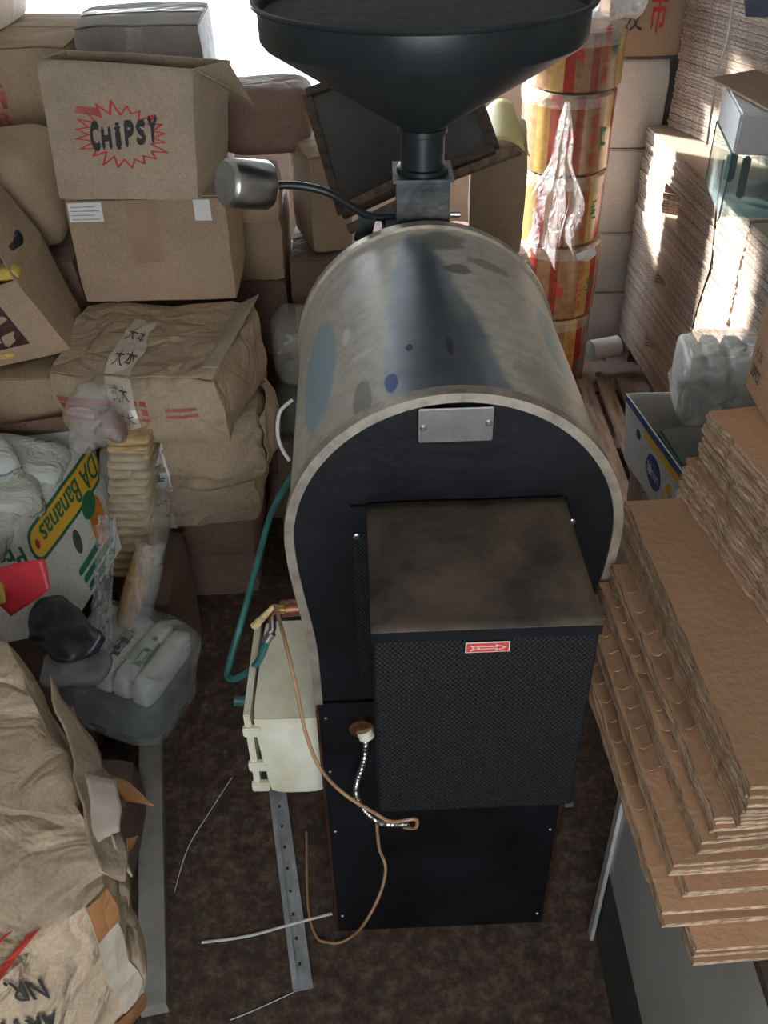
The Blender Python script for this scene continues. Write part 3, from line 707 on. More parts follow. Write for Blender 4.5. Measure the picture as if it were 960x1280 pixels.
# ------------------------------------------------------------------ cartons
def rect(x0, x1, y0, y1, z, yaw=0, piv=None):
    pv = Vector(piv or ((x0+x1)/2, (y0+y1)/2, 0)); R = Euler((0, 0, math.radians(yaw))).to_matrix()
    return [R @ (Vector((x, y, 0))-Vector((pv.x, pv.y, 0))) + Vector((pv.x, pv.y, z)) for x, y in ((x0, y0), (x1, y0), (x1, y1), (x0, y1))]
def carton(name, label, hx, m_, group=None, cat='carton', flaps=True, tape=None, n=10, smooth=True, seam='u'):
    t_ = thing(name, label, cat, hx.base, group)
    body = build('body', hx.mesh(n), m_, t_, smooth=smooth, sharp=40)
    if flaps:
        lift = lambda s: (lambda u, v: 0.003+0.004*abs(noise.noise(Vector((u*3, v*3, s)))))
        for k, (v0, v1) in enumerate(((0.004, 0.492), (0.508, 0.996))):
            if seam == 'u': vf = hx.strip('top', 0.004, v0, 0.996, v1, 0.001, 8, 4, lift=lift(k+hx.seed))
            else: vf = hx.strip('top', v0, 0.004, v1, 0.996, 0.001, 4, 8, lift=lift(k+hx.seed))
            build('flap', vf, m_, t_, solid=0.004)
    if tape:
        if seam == 'u': vf = hx.strip('top', 0.0, 0.42, 1.0, 0.58, 0.0105, 10, 2)
        else: vf = hx.strip('top', 0.42, 0.0, 0.58, 1.0, 0.0105, 2, 10)
        build('tape', vf, tape, t_)
    return t_, body
def ink(hx, t_, face, vf2, u0, v0, u1, v1, m_=INK, name='printed_mark', rot=0, off=0.003, shear=0.0):
    return build(name, hx.print_(face, vf2, u0, v0, u1, v1, off, rot, shear), m_, t_)

# -- left stack, from the floor up
def HB(x0, x1, y0, y1, z0, z1, yaw=0, **kw):
    return Hexa(rect(x0, x1, y0, y1, z0, yaw), rect(x0, x1, y0, y1, z1, yaw), **kw)
g = 'cartons stacked on the left'
hx = HB(-0.95, -0.50, 2.78, 3.2, 0.0, 0.235, 1, bulge=(0.01, 0.015, 0.0), amp=0.006, rn=0.05, seed=1)
t_, b_ = carton('crumpled_carton', 'dark brown carton resting on the floor at the base of the left stack', hx, K3, g)
build('tape', hx.strip('front', 0.28, 0, 0.40, 1, 0.003), TAPEW, t_); ink(hx, t_, 'front', strokes(3), 0.29, 0.15, 0.39, 0.45, INKG); ink(hx, t_, 'front', strokes(4), 0.29, 0.55, 0.39, 0.85, INKG)
hx = HB(-0.93, -0.475, 2.74, 3.16, 0.24, 0.475, -2, bulge=(0.012, 0.02, 0.0), amp=0.008, rn=0.06, seed=2)
t_, b_ = carton('crumpled_carton', 'brown carton with green marks, second from the floor in the left stack', hx, K3, g)
build('tape', hx.strip('front', 0.16, 0, 0.32, 1, 0.003), TAPEW, t_); ink(hx, t_, 'front', strokes(5), 0.17, 0.35, 0.29, 0.62, INKG); ink(hx, t_, 'front', strokes(6), 0.17, 0.75, 0.30, 0.95, INK)
hx = HB(-0.88, -0.44, 2.62, 3.08, 0.48, 0.755, 3, bulge=(0.012, 0.022, 0.0), amp=0.016, rn=0.05, seed=3, ridge=0.012)
t_, b_ = carton('crumpled_carton', 'torn carton with a pale paper sheet taped on its front', hx, KC, g, n=16)
build('paper_sheet', hx.strip('front', 0.12, 0.08, 0.80, 0.80, 0.004, 8, 6), K1, t_, label='pale rectangle of paper')
build('tape', hx.strip('front', 0.16, 0.0, 0.30, 1, 0.006), TAPEW, t_); ink(hx, t_, 'front', text2d('大力工'), 0.18, 0.25, 0.28, 0.60, INK, off=0.008)
build('torn_flap', hx.strip('front', 0.5, 0.80, 0.92, 1.03, 0.012, 6, 3, lift=lambda u, v: 0.03*v*u), KC, t_, solid=0.003)
build('clear_tape_scrap', hx.strip('front', 0.55, 0.78, 0.72, 0.95, 0.012, 3, 3), FILM2, t_)
hx = HB(-0.86, -0.385, 2.45, 2.95, 0.76, 1.02, 4, bulge=(0.02, 0.045, 0.0), amp=0.022, rn=0.07, seed=4, ridge=0.014)
t_, b_ = carton('crumpled_carton', 'sagging kraft carton bulging out under the red striped one', hx, KC, g, n=18)
build('tape', hx.strip('front', 0.22, 0.0, 0.34, 0.8, 0.004), PAPER, t_); ink(hx, t_, 'front', strokes(8), 0.235, 0.25, 0.33, 0.55, INKG, off=0.006)
build('fold', hx.strip('right', 0.05, 0.1, 0.6, 0.95, 0.01, 6, 5, lift=lambda u, v: 0.02*math.sin(3*u)*v), KC, t_, solid=0.003)
bt = [P(82, 470, y=2.36), P(268, 532, y=2.22), P(322, 458, y=2.75), P(110, 470, y=2.80)]
hb = [Vector((-0.93, 2.34, 1.03)), Vector((-0.44, 2.30, 1.03)), Vector((-0.37, 2.78, 1.03)), Vector((-0.96, 2.82, 1.03))]
ht = [Vector((-0.98, 2.42, 1.235)), Vector((-0.46, 2.34, 1.235)), Vector((-0.39, 2.80, 1.25)), Vector((-0.94, 2.82, 1.25))]
hx = Hexa(hb, ht, (0.02, 0.035, 0.004), 0.016, 6, 0.035, 5, 0.010)
t_, b_ = carton('crushed_carton', 'crushed kraft carton with red stripes and printed tape, under the plain taped box', hx, KC, g, n=18)
for v0, v1 in ((0.52, 0.62), (0.66, 0.73), (0.40, 0.46)): build('red_stripe', hx.strip('front', 0.02, v0, 0.58, v1, 0.003, 10, 1), INKF, t_)
for v0 in (0.50, 0.60): build('red_dash', hx.strip('front', 0.68, v0, 0.86, v0+0.05, 0.003, 4, 1), INKF, t_)
build('tape', hx.strip('front', 0.36, 0.0, 0.50, 1.0, 0.005, 3, 8), TAPEW, t_); build('tape', hx.strip('top', 0.36, 0.0, 0.50, 0.7, 0.011, 3, 8), TAPEW, t_)
for k, v in enumerate((0.1, 0.42, 0.72)): ink(hx, t_, 'front', text2d('式大'), 0.385, v, 0.475, v+0.18, INK, off=0.007)
ink(hx, t_, 'top', text2d('大本'), 0.385, 0.1, 0.475, 0.25, INK, off=0.013); ink(hx, t_, 'top', text2d('大本'), 0.385, 0.4, 0.475, 0.55, INK, off=0.013)
build('bent_flap', [p+Vector((0, 0, 0)) for p in (hx.f('top', 0.93, 0.1, 0.01), hx.f('top', 1.0, 0.1, 0.012), hx.f('top', 1.03, 0.95, 0.055), hx.f('top', 0.93, 0.95, 0.012))] and ([hx.f('top', 0.9, 0.1, 0.012), hx.f('top', 1.0, 0.1, 0.015), hx.f('top', 1.02, 0.95, 0.05), hx.f('top', 0.93, 0.95, 0.014)], [(0, 1, 2, 3)]), K1, t_, solid=0.004)
hx = HB(-0.935, -0.455, 2.80, 3.15, 1.265, 1.592, 0.5, bulge=(0.004, 0.004, 0.0), amp=0.003, rn=0.01, seed=6)
t_, b_ = carton('plain_carton', 'plain taped kraft carton directly under the printed CHIPSY box', hx, K2, g, tape=TAPE, seam='v')
build('tape', hx.strip('front', 0.38, 0.40, 0.57, 1.0, 0.002, 2, 6), TAPE, t_)
lb = build('label', hx.strip('front', 0.015, 0.80, 0.23, 0.985, 0.002, 3, 3), PAPER, t_)
for k in range(4): build('label_print', hx.strip('front', 0.03, 0.82+k*0.04, 0.21-0.03*(k % 2), 0.83+k*0.04, 0.003, 2, 1), KG, t_)
build('label', hx.strip('front', 0.80, 0.79, 0.905, 0.985, 0.002, 3, 3), PAPER, t_)
# open printed box
def open_carton(name, label, hx, m_, group=None, n=10, inner=None):
    t_ = thing(name, label, 'carton', hx.base, group)
    b_ = build('body', hx.mesh(n, ('top',)), m_, t_, smooth=True, sharp=40, solid=0.005)
    return t_, b_
fl = lambda pts, nm, t_, m_: build(nm, (pts, [(0, 1, 2, 3)]), m_, t_, solid=0.004)
yC = 2.80
cb = [P(73, 237, y=yC), P(246, 244, y=yC-0.03), P(246, 244, y=yC-0.03)+Vector((0.05, 0.32, 0)), P(73, 237, y=yC)+Vector((0.03, 0.33, 0))]
for q in cb: q.z = 1.600
ct = [P(46, 72, y=yC-0.02), P(239, 86, y=yC-0.05), P(239, 86, y=yC-0.05)+Vector((0.085, 0.13, 0)), P(46, 72, y=yC-0.02)+Vector((0.06, 0.09, 0))]
ct[2].z = ct[1].z-0.01; ct[3].z = ct[0].z
hx = Hexa(cb, ct, (0.006, 0.008, 0), 0.004, 5, 0, 7)
t_, b_ = open_carton('printed_carton', 'open kraft box printed CHIPSY inside a red starburst', hx, K1, g)
fl([hx.f('right', 0.02, 1.0), hx.f('right', 0.95, 1.0), hx.f('right', 0.85, 1.0)+Vector((0.07, 0, -0.12)), hx.f('right', 0.1, 1.0)+Vector((0.09, 0, -0.055))], 'flap', t_, K1)
fl([hx.f('left', 0.02, 1.0), hx.f('left', 0.95, 1.0), hx.f('left', 0.9, 0.86)+Vector((-0.012, 0, 0)), hx.f('left', 0.1, 0.86)+Vector((-0.012, 0, 0))], 'flap', t_, K1)
star = []
rs = random.Random(3); nst = 20
for k in range(nst*2):
    a = 2*math.pi*k/(nst*2)+0.15
    r = 1.0 if k % 2 == 0 else 0.70
    r *= 1+0.10*rs.uniform(-1, 1)
    star.append((0.5+0.5*r*math.cos(a)*1.0, 0.5+0.5*r*math.sin(a)))
SU0, SV0, SU1, SV1 = 0.19, 0.26, 0.83, 0.72
build('red_starburst', hx.print_('front', line2d(star, 0.022, True), SU0, SV0, SU1, SV1, 0.003), INKR, t_)
def wobble_text(word, x0, y0, x1, y1, slope):
    vs = []; w = (x1-x0)/len(word); hs = [1.15, 0.85, 0.9, 1.0, 0.95, 1.05]
    for k, ch in enumerate(word):
        vf = text2d(ch); vf = fat(vf, 0.10 if ch not in 'Ii' else 0.18); ww = w*0.72 if ch not in 'iI' else w*0.4
        xx = x0+w*k+(w-ww)/2; yy = y0 + slope*k/len(word); hh = (y1-y0)*hs[k % 6]
        vs.append(([(xx+ww*p[0], yy+hh*p[1]*1.0+0.02*p[0], 0) for p in vf[0]], vf[1]))
    return join(*vs)
build('printed_name', hx.print_('front', wobble_text('CHiPSY', 0.14, 0.27, 0.90, 0.62, 0.20), SU0, SV0, SU1, SV1, 0.0045), INK, t_)
build('red_ribbon', hx.print_('front', poly2d([(0.02, 0.84), (0.06, 0.95), (0.30, 0.92), (0.27, 0.80)]), SU0, SV0, SU1, SV1, 0.0045), INKF, t_)

# -- the far left: upper cartons and sacks in front of the window
def simple(name, label, x0, x1, y0, y1, z0, z1, m_, yaw=0, cat='carton', group=None, **kw):
    k2 = dict(bulge=(0.006, 0.008, 0.003), amp=0.006, rn=0.04); fl_ = kw.pop('flaps', True); tp_ = kw.pop('tape', None); n_ = kw.pop('n', 8); k2.update(kw)
    hx = HB(x0, x1, y0, y1, z0, z1, yaw, **k2); t_, b_ = carton(name, label, hx, m_, group, cat, fl_, tp_, n_)
    return hx, t_
gb = 'cartons behind the left stack'
simple('plain_carton', 'large carton standing on the floor far back left', -1.9, -1.1, 3.35, 4.1, 0.0, 0.62, K3, 3, group=gb, seed=11)
simple('plain_carton', 'large brown carton second up far back left', -1.9, -1.12, 3.38, 4.1, 0.63, 1.20, K3, -2, group=gb, seed=12)
simple('plain_carton', 'carton third up far back left under the red lettered one', -1.9, -1.06, 3.4, 4.05, 1.215, 1.56, K3, 2, group=gb, seed=13)
hx, t_ = simple('lettered_carton', 'kraft carton with faded red lettering behind the CHIPSY box', -1.75, -1.02, 3.42, 4.0, 1.575, 1.885, K2, 2, group=gb, seed=14)
for k, w in enumerate('abc'): ink(hx, t_, 'front', fat(text2d('HAPAHX' if k == 0 else 'BAKKAH' if k == 1 else 'OHAHXB'), 0.01), 0.12, 0.62-0.22*k, 0.66, 0.80-0.22*k, INKF)
simple('plain_carton', 'pale carton on top of the red lettered one at the window', -1.72, -1.28, 3.55, 3.95, 1.90, 2.16, K2, -2, group=gb, seed=15, tape=TAPE)
hx, t_ = simple('grey_carton', 'grey taped carton standing against the bright window', -0.98, -0.56, 3.5, 3.9, 1.58, 1.915, KG, 4, group=gb, seed=16, tape=TAPEW, seam='v') if False else simple('grey_carton', 'grey taped carton standing against the bright window', -1.02, -0.585, 3.5, 3.9, 1.58, 1.93, KG, 2, group=gb, seed=16, tape=TAPEW)
build('tape', hx.strip('front', 0.42, 0.55, 0.55, 1.0, 0.003), FILM2, t_)
simple('plain_carton', 'carton under the grey one, behind the printed box', -1.0, -0.56, 3.4, 3.9, 1.18, 1.57, K3, 1, group=gb, seed=17)
simple('plain_carton', 'wide carton low behind the left stack', -1.02, -0.56, 3.45, 3.9, 0.59, 1.17, K3, -1, group=gb, seed=18)
simple('plain_carton', 'carton on the floor directly behind the left stack', -1.02, -0.56, 3.45, 3.9, 0.0, 0.58, K3, -1, group=gb, seed=19)
# kraft sacks at the far left edge
def sack(name, label, c, s, m_, seed, cat='sack', M=None, e1=0.55, e2=0.5, amp=0.02, group=None, fr=5, **kw):
    return tag(build(name, blob(c, s, e1, e2, amp, fr, seed, 44, 28, M, **kw), m_, smooth=True, sharp=0), label, cat, group)
simple('plain_carton', 'carton standing behind the open snack tray, below the sacks', -1.55, -1.0, 2.95, 3.33, 0.0, 0.75, K3, 0, seed=20, group=gb)
simple('plain_carton', 'brown carton under the kraft sack at the far left', -1.55, -0.99, 2.93, 3.33, 0.76, 1.35, K3, 3, seed=21, group=gb)
sack('kraft_sack', 'creased kraft sack wedged left of the CHIPSY box', (-1.22, 3.12, 1.52), (0.42, 0.40, 0.36), K2, 5)
# snack tray and the carton below
simple('plain_carton', 'dark carton on the floor left of the crumpled stack', -1.55, -0.97, 2.5, 2.9, 0.0, 0.55, KD, 0, seed=22, group=gb)
hx = Hexa(rect(-1.40, -0.99, 2.50, 2.88, 0.56, 4), rect(-1.38, -0.95, 2.50, 2.88, 1.17, 4), (0.01, 0.03, 0), 0.012, 5, 0.08, 23)
carton('folded_carton', 'pale folded carton leaning under the open snack tray', hx, K2, gb, n=12)
tb_ = [Vector((-1.40, 2.42, 1.19)), Vector((-0.925, 2.54, 1.235)), Vector((-0.96, 2.80, 1.235)), Vector((-1.40, 2.80, 1.19))]
tt_ = [Vector((-1.44, 2.38, 1.40)), Vector((-1.02, 2.50, 1.475)), Vector((-1.04, 2.84, 1.475)), Vector((-1.44, 2.84, 1.40))]
hx = Hexa(tb_, tt_, (0.005, 0.005, 0), 0.004, 5, 0, 24)
t_, b_ = open_carton('snack_tray', 'open display carton with a dark printed picture, full of yellow packets', hx, K2)
build('printed_picture', hx.strip('front', 0.35, 0.22, 0.82, 0.98, 0.003, 3, 3), MAROON, t_, label='dark maroon printed panel')
for k in range(3): ink(hx, t_, 'front', strokes(30+k, 8), 0.42, 0.32+0.2*k, 0.70, 0.45+0.2*k, KG, off=0.005)
ink(hx, t_, 'front', strokes(41, 8), 0.55, 0.08, 0.74, 0.16, YEL)
fl([hx.f('right', 0.0, 1.0), hx.f('right', 1.0, 1.0), hx.f('right', 1.0, 1.0)+Vector((-0.11, 0.0, 0.20)), hx.f('right', 0.0, 1.0)+Vector((-0.20, 0.22, 0.30))], 'flap', t_, K2)
for k in range(6):
    cx, cy = -1.38+0.062*k, 2.46+0.025*(k % 2)+0.012*k
    sack('snack_packet', 'yellow snack packet in the open tray, %s' % ['leftmost of the row', 'second from the left', 'third from the left', 'third from the right', 'second from the right', 'at the right end of the row'][k], (cx, cy, 1.425+0.012*k), (0.11, 0.06, 0.04), GOLDPK, 40+k, 'packet', amp=0.006, group='yellow packets in the tray')
for k in range(3):
    sack('dark_packet', 'dark shiny packet at the back of the tray, %s' % ['leftmost', 'middle one', 'rightmost'][k], (-1.33+0.10*k, 2.66, 1.46+0.02*k), (0.17, 0.19, 0.10), DARKPK, 50+k, 'packet', amp=0.01, group='dark packets in the tray')

# -- pile between the left stack and the hopper
gp = 'brown cartons piled behind the lever weight'
Y1 = 3.35
def pil(u0, u1, v0, v1, y, dep, m_, label, yaw=0, name='brown_carton', zb=None, **kw):
    a = P(u0, v1, y=y); b = P(u1, v1, y=y); c = P((u0+u1)/2, v0, y=y)
    z0 = a.z if zb is None else zb
    return simple(name, label, a.x, b.x, y, y+dep, z0, c.z, m_, yaw, group=gp, **kw)
cols = [(-0.56, -0.33), (-0.33, -0.10), (-0.10, 0.14), (0.14, 0.42)]
zs = {0: [0, 0.42, 0.80, 1.12, 1.36], 1: [0, 0.36, 0.70, 1.02, 1.20], 2: [0, 0.45, 0.86, 1.10], 3: [0, 0.4, 0.8, 1.08]}
words_c = ['leftmost', 'second', 'third', 'rightmost']; lev_w = ['on the floor', 'second up', 'third up', 'fourth up', 'topmost']
for c, (x0, x1) in enumerate(cols):
    for k in range(len(zs[c])-1):
        jit = rnd.uniform(-0.03, 0.03); yy = 3.28+jit + (0.25 if c >= 2 else 0)
        simple('brown_carton', 'brown carton in the %s column of the pile behind the lever, %s' % (words_c[c], lev_w[k]), x0+0.008, x1-0.008, yy, yy+0.4, zs[c][k]+0.001, zs[c][k+1]-0.009, [K3, KD, K3, K2][(c+k) % 4], rnd.uniform(-1.5, 1.5), seed=60+c*5+k, group=gp, n=6)
sack('kraft_bundle', 'dark kraft bundle lying on the pile in front of the window', P(330, 148, y=3.5)+Vector((0, 0.1, -0.01)), (0.34, 0.34, 0.22), K3, 70, 'bundle', e1=0.4, e2=0.6, amp=0.012)
hx, t_ = simple('torn_carton', 'carton with a light torn top edge under the kraft bundle', -0.60, -0.34, 3.18, 3.5, 1.365, 1.47, K2, 3, seed=71)
sack('plastic_packet', 'shiny plastic packet on the torn carton', (-0.47, 3.24, 1.50), (0.22, 0.16, 0.05), FILM2, 72, 'packet', amp=0.02)
hx, t_ = simple('tall_carton', 'pale tilted carton right of the kraft bundle', -0.28, -0.13, 3.3, 3.6, 1.205, 1.55, K2, 18, seed=73)
simple('small_carton', 'low grey carton under the leaning frame', -0.10, 0.08, 3.0, 3.24, 0.0, 1.06, KG, 8, seed=75)
sack('clear_sack', 'clear plastic sack of greyish goods left of the drum', (-0.27, 3.05, 0.97), (0.24, 0.28, 0.22), FILMY, 76, 'sack', amp=0.02)
sack('grey_bundle', 'grey wrapped bundle under the clear sack left of the drum', (-0.27, 3.05, 0.75), (0.25, 0.30, 0.20), mat('grey_green_goods', (0.14, 0.15, 0.13), 0.5), 77, 'bundle', amp=0.02)
simple('brown_carton', 'brown carton on the floor beneath the grey bundle', -0.40, -0.14, 2.92, 3.2, 0.0, 0.645, KD, 0, seed=78)
# leaning framed boards behind the hopper
def leaning_board(u0, v0, u1, v1, u2, v2, u3, v3, y, lab, m_in, th=0.03, fw_=0.03):
    q = [P(u0, v0, y=y+0.12), P(u1, v1, y=y+0.12), P(u2, v2, y=y), P(u3, v3, y=y)]
    t_ = thing('framed_board', lab, 'board', (q[2]+q[3])/2)
    n = (q[1]-q[0]).cross(q[3]-q[0]).normalized()
    V = q + [p+n*th for p in q]
    build('board', (V, [(0, 1, 2, 3), (7, 6, 5, 4), (0, 4, 5, 1), (1, 5, 6, 2), (2, 6, 7, 3), (3, 7, 4, 0)]), m_in, t_)
    for i in range(4):
        build('frame_rail', tube([q[i], q[(i+1) % 4]], 0.02, 4), WOODD, t_)
    return t_
BOARDS = [leaning_board(384, 118, 540, 60, 600, 190, 428, 268, 3.15, 'dark framed board leaning behind the hopper on the left', mat('board_face', (0.05, 0.045, 0.042), 0.6))]
BOARDS.append(leaning_board(540, 150, 598, 128, 618, 186, 556, 210, 3.0, 'small dark framed panel leaning right of the hopper neck', PLINTH))
bA, bB = BOARDS
for a_, b_, r_ in ((P(432, 262, y=3.12), P(520, 219, y=3.12), 0.022), (P(436, 287, y=3.05), P(520, 244, y=3.05), 0.018)): build('wooden_slat', tube([a_, b_], r_, 4), WOODP, bA)  # separate wooden slats behind the hopper, simply attached to the boards
build('wooden_slat', tube([P(560, 222, y=2.98), P(650, 188, y=3.0)], 0.016, 4), WOODP, bB)
# yellow paper and cartons right of the neck
simple('brown_carton', 'dark carton low behind the machine right of the neck', 0.42, 0.62, 3.45, 3.85, 0.0, 0.55, KD, 0, seed=81)
simple('brown_carton', 'dark carton second up right of the neck', 0.40, 0.62, 3.5, 3.85, 0.56, 1.0, KD, 3, seed=82)
simple('small_carton', 'small kraft carton under the yellow paper', 0.37, 0.58, 3.50, 3.95, 1.09, 1.49, K2, -6, seed=83)
def paper_sheet():
    q = [P(604, 140, y=3.9), P(640, 128, y=3.9), P(662, 196, y=3.5), P(612, 178, y=3.5)]; V = []; Fc = []; n = 8
    for i in range(n+1):
        for j in range(n+1):
            a, b = i/n, j/n; p = (q[0]*(1-a)+q[1]*a)*(1-b)+(q[3]*(1-a)+q[2]*a)*b; p.z += 0.03*math.sin(a*3.1); V.append(p)
    for i in range(n):
        for j in range(n):
            k = i*(n+1)+j; Fc.append((k, k+n+1, k+n+2, k+1))
    return V, Fc
tag(build('yellow_paper', paper_sheet(), YELP, smooth=True, solid=0.003), 'curved sheet of yellow paper lit by the window', 'paper')

# -- printed film rolls, plastic bag, white cartons
def roll_material():
    m_, t, b = nt('printed_roll_film')
    tc = N(t, 'ShaderNodeTexCoord'); sp = N(t, 'ShaderNodeSeparateXYZ'); t.links.new(tc.outputs['Object'], sp.inputs[0])
    at_ = N(t, 'ShaderNodeMath', operation='ARCTAN2'); t.links.new(sp.outputs['Y'], at_.inputs[0]); t.links.new(sp.outputs['X'], at_.inputs[1])
    dv = N(t, 'ShaderNodeMath', operation='MULTIPLY_ADD'); dv.inputs[1].default_value = 4/(2*math.pi); dv.inputs[2].default_value = 4.0; t.links.new(at_.outputs[0], dv.inputs[0])
    fr = N(t, 'ShaderNodeMath', operation='FRACT'); t.links.new(dv.outputs[0], fr.inputs[0])
    Y = (0.52, 0.36, 0.13); K = (0.33, 0.21, 0.12); R_ = (0.36, 0.045, 0.035); R2 = (0.28, 0.07, 0.045)
    r = ramp(t, fr.outputs[0], [(0.0, Y), (0.20, Y), (0.205, R_), (0.34, R_), (0.345, K), (0.55, K), (0.555, R2), (0.66, R2), (0.665, K)])
    r.color_ramp.interpolation = 'CONSTANT'
    n = N(t, 'ShaderNodeTexNoise', Scale=30.0, Detail=4.0); t.links.new(tc.outputs['Object'], n.inputs['Vector'])
    mx = N(t, 'ShaderNodeMix', data_type='RGBA', blend_type='MULTIPLY'); mx.inputs['Factor'].default_value = 0.6
    r2 = ramp(t, n.outputs['Fac'], [(0.3, (0.45, 0.4, 0.36)), (0.62, (0.95, 0.92, 0.9))])
    t.links.new(r.outputs[0], mx.inputs[6]); t.links.new(r2.outputs[0], mx.inputs[7]); t.links.new(mx.outputs[2], b.inputs['Base Color'])
    b.inputs['Roughness'].default_value = 0.25
    return m_
ROLLM = roll_material()
rx, ry, rr_ = 0.865, 4.42, 0.205
zr = [0.0, 0.45, 0.82, 1.15, 1.50, 1.74]
labs = ['printed film roll on the floor at the foot of the roll column', 'printed film roll with a foil scrap on its edge, second from the floor', 'printed film roll third from the floor behind the end of the clear bag', 'printed film roll half hidden by the hanging clear bag', 'red and yellow printed film roll on top of the column']
def roll(name, label, cx, cy, z0, z1, r, ang, seed):
    t_ = thing(name, label, 'roll', (cx, cy, z0), 'printed film rolls in a column'); t_.rotation_euler.z = ang
    o = build('wound_film', lathe([(0.04, z0), (r-0.01, z0), (r, z0+0.01), (r+0.003*math.sin(seed), (z0+z1)/2), (r, z1-0.012), (r-0.012, z1), (0.04, z1)], 48, cx, cy), ROLLM, t_, smooth=True)
    build('core', lathe([(0.045, z0-0.0), (0.045, z1+0.004), (0.036, z1+0.004), (0.036, z0)], 24, cx, cy), K2, t_)
    for k in range(2):
        vf = strokes(seed*5+k, 9); a0 = -1.75+0.8*k-ang
        V = [(cx+(r+0.003)*math.cos(a0+p[0]*0.22), cy+(r+0.003)*math.sin(a0+p[0]*0.22), z0+0.12+p[1]*0.09) for p in vf[0]]
        build('printed_mark', (V, vf[1]), INKG if k else INKR, t_)
    for k in range(4):
        vf = text2d('喜旺香'[k % 3]); a0 = -1.2-ang
        V = [(cx+(r+0.003)*math.cos(a0+p[0]*0.16), cy+(r+0.003)*math.sin(a0+p[0]*0.16), z0+0.04+k*0.08+p[1]*0.06) for p in vf[0]]
        build('printed_mark', (V, vf[1]), INKR, t_)
    build('end_face', lathe([(0.045, z1+0.002), (r-0.012, z1+0.002), (r-0.012, z1), (0.045, z1)], 32, cx, cy), K2, t_)
    build('overwrap', lathe([(0.05, z1+0.006), (r+0.002, z1+0.004), (r+0.008, z1-0.01), (r+0.006, z1-0.05)], 48, cx, cy), FILM, t_, smooth=True)
for k in range(5): roll('film_roll', labs[k], rx + 0.01*math.sin(k*2), ry, zr[k], zr[k+1]-0.012, rr_, 0.25+0.15*k, k+1)
# foil scrap and clear hanging bag
tag(build('foil_scrap', ([P(719, 318, y=4.2), P(744, 308, y=4.2), P(745, 318, y=4.17), P(735, 327, y=4.17), P(722, 326, y=4.17)], [(0, 1, 2, 3, 4)]), STEEL, solid=0.004), 'crumpled shiny foil scrap on the roll column edge', 'scrap')
def hanging_bag():
    V, Fc = [], []; nu, nv = 26, 24
    top = P(706, 126, y=4.17)
    for j in range(nv+1):
        t = j/nv; vv = 126+190*t; hw = 4+30*min(1, t*1.3)**1.1+9*noise.noise(Vector((t*4, 2, 5)))*min(1, t*3); uc = 708-24*t
        for i in range(nu+1):
            s = i/nu*2-1
            p = P(uc+s*hw, vv+min(1, t*1.5)*26*noise.noise(Vector((s*2.2, 7, 1)))*t, y=4.17)
            p.y += -0.03 + 0.035*math.sin(s*9+t*3)*(0.4+t) + 0.03*noise.noise(Vector((s*3, t*4, 1)))
            V.append(p)
    for j in range(nv):
        for i in range(nu):
            a = j*(nu+1)+i; Fc.append((a, a+1, a+nu+2, a+nu+1))
    return V, Fc
tag(build('clear_bag', hanging_bag(), film('bag_film', (0.8, 0.8, 0.84), 0.20, 0.15, 14), smooth=True), 'clear plastic bag hanging down the film roll column', 'bag')
sack('carrier_bag', 'knotted white plastic bag on top of the roll column', Vector((1.01, 4.33, 1.855)), (0.25, 0.26, 0.19), film('white_bag', (0.75, 0.76, 0.74), 0.8, 0.3), 90, 'bag', amp=0.035)
# white cartons column
gw = 'white cartons in the back right column'
zw = [0.0, 0.34, 0.67, 1.10, 1.515]; wl = ['white carton on the floor in the back right column, crushed corner', 'white carton second from the floor in the back right column', 'white carton third from the floor in the back right column', 'largest white carton, top of the back right column']
for k in range(4):
    simple('white_carton', wl[k], 1.075, 1.40, 4.76, 5.15, zw[k], zw[k+1]-0.008, KW, [1, -1, 0.5, -0.5][k], seed=92+k, group=gw, amp=0.008)
tag(build('white_roll', tube([P(738, 438, z=0.14)+Vector((0, 0, 0)), P(772, 432, z=0.14)], 0.055, 16), KW, smooth=True), 'small white paper roll on the pallet below the white cartons', 'roll')
hx, t_ = simple('lettered_carton', 'kraft carton with red characters on the white column', 1.06, 1.44, 4.72, 5.1, 1.525, 1.90, K2, 1, seed=97)
ink(hx, t_, 'front', fat(text2d('市'), 0.02), 0.50, 0.28, 0.68, 0.72, INKR); ink(hx, t_, 'front', text2d('发'), 0.22, 0.30, 0.42, 0.70, INK)
build('red_band', hx.strip('front', 0.0, 0, 0.13, 1, 0.003), INKF, t_); build('red_band', hx.strip('front', 0.16, 0, 0.19, 1, 0.003), INKF, t_)

# ------------------------------------------------------------------ flattened cartons
def sheet_mesh(name, lx, ly, th, m_, seed, jag=0.0025, notch=None, seg=18):
    "flattened carton; origin at its lower left near corner; the left and near edges are frayed"
    r = random.Random(seed); out = []
    for k in range(seg+1):
        y = ly*(1-k/seg); x = r.uniform(-1, 1)*jag
        if notch and notch[0] < y < notch[1]: x += notch[2]*r.uniform(0.7, 1.2)
        out.append((x, y))
    for k in range(1, 7): out.append((lx*k/7, r.uniform(-1, 1)*jag*0.7))
    out += [(lx, 0), (lx, ly)]
    n = len(out); V = [(x, y, 0) for x, y in out]+[(x, y, th) for x, y in out]
    Fc = [tuple(range(n-1, -1, -1)), tuple(range(n, 2*n))] + [(i, (i+1) % n, (i+1) % n+n, i+n) for i in range(n)]
    # orientation: outline runs far->near->right->far, flip to outward normals
    me = bpy.data.meshes.new(name); me.from_pydata(V, [], Fc); me.validate()
    bm = bmesh.new(); bm.from_mesh(me); bmesh.ops.recalc_face_normals(bm, faces=bm.faces); bm.to_mesh(me); bm.free()
    me.materials.append(m_); me.update(); return me
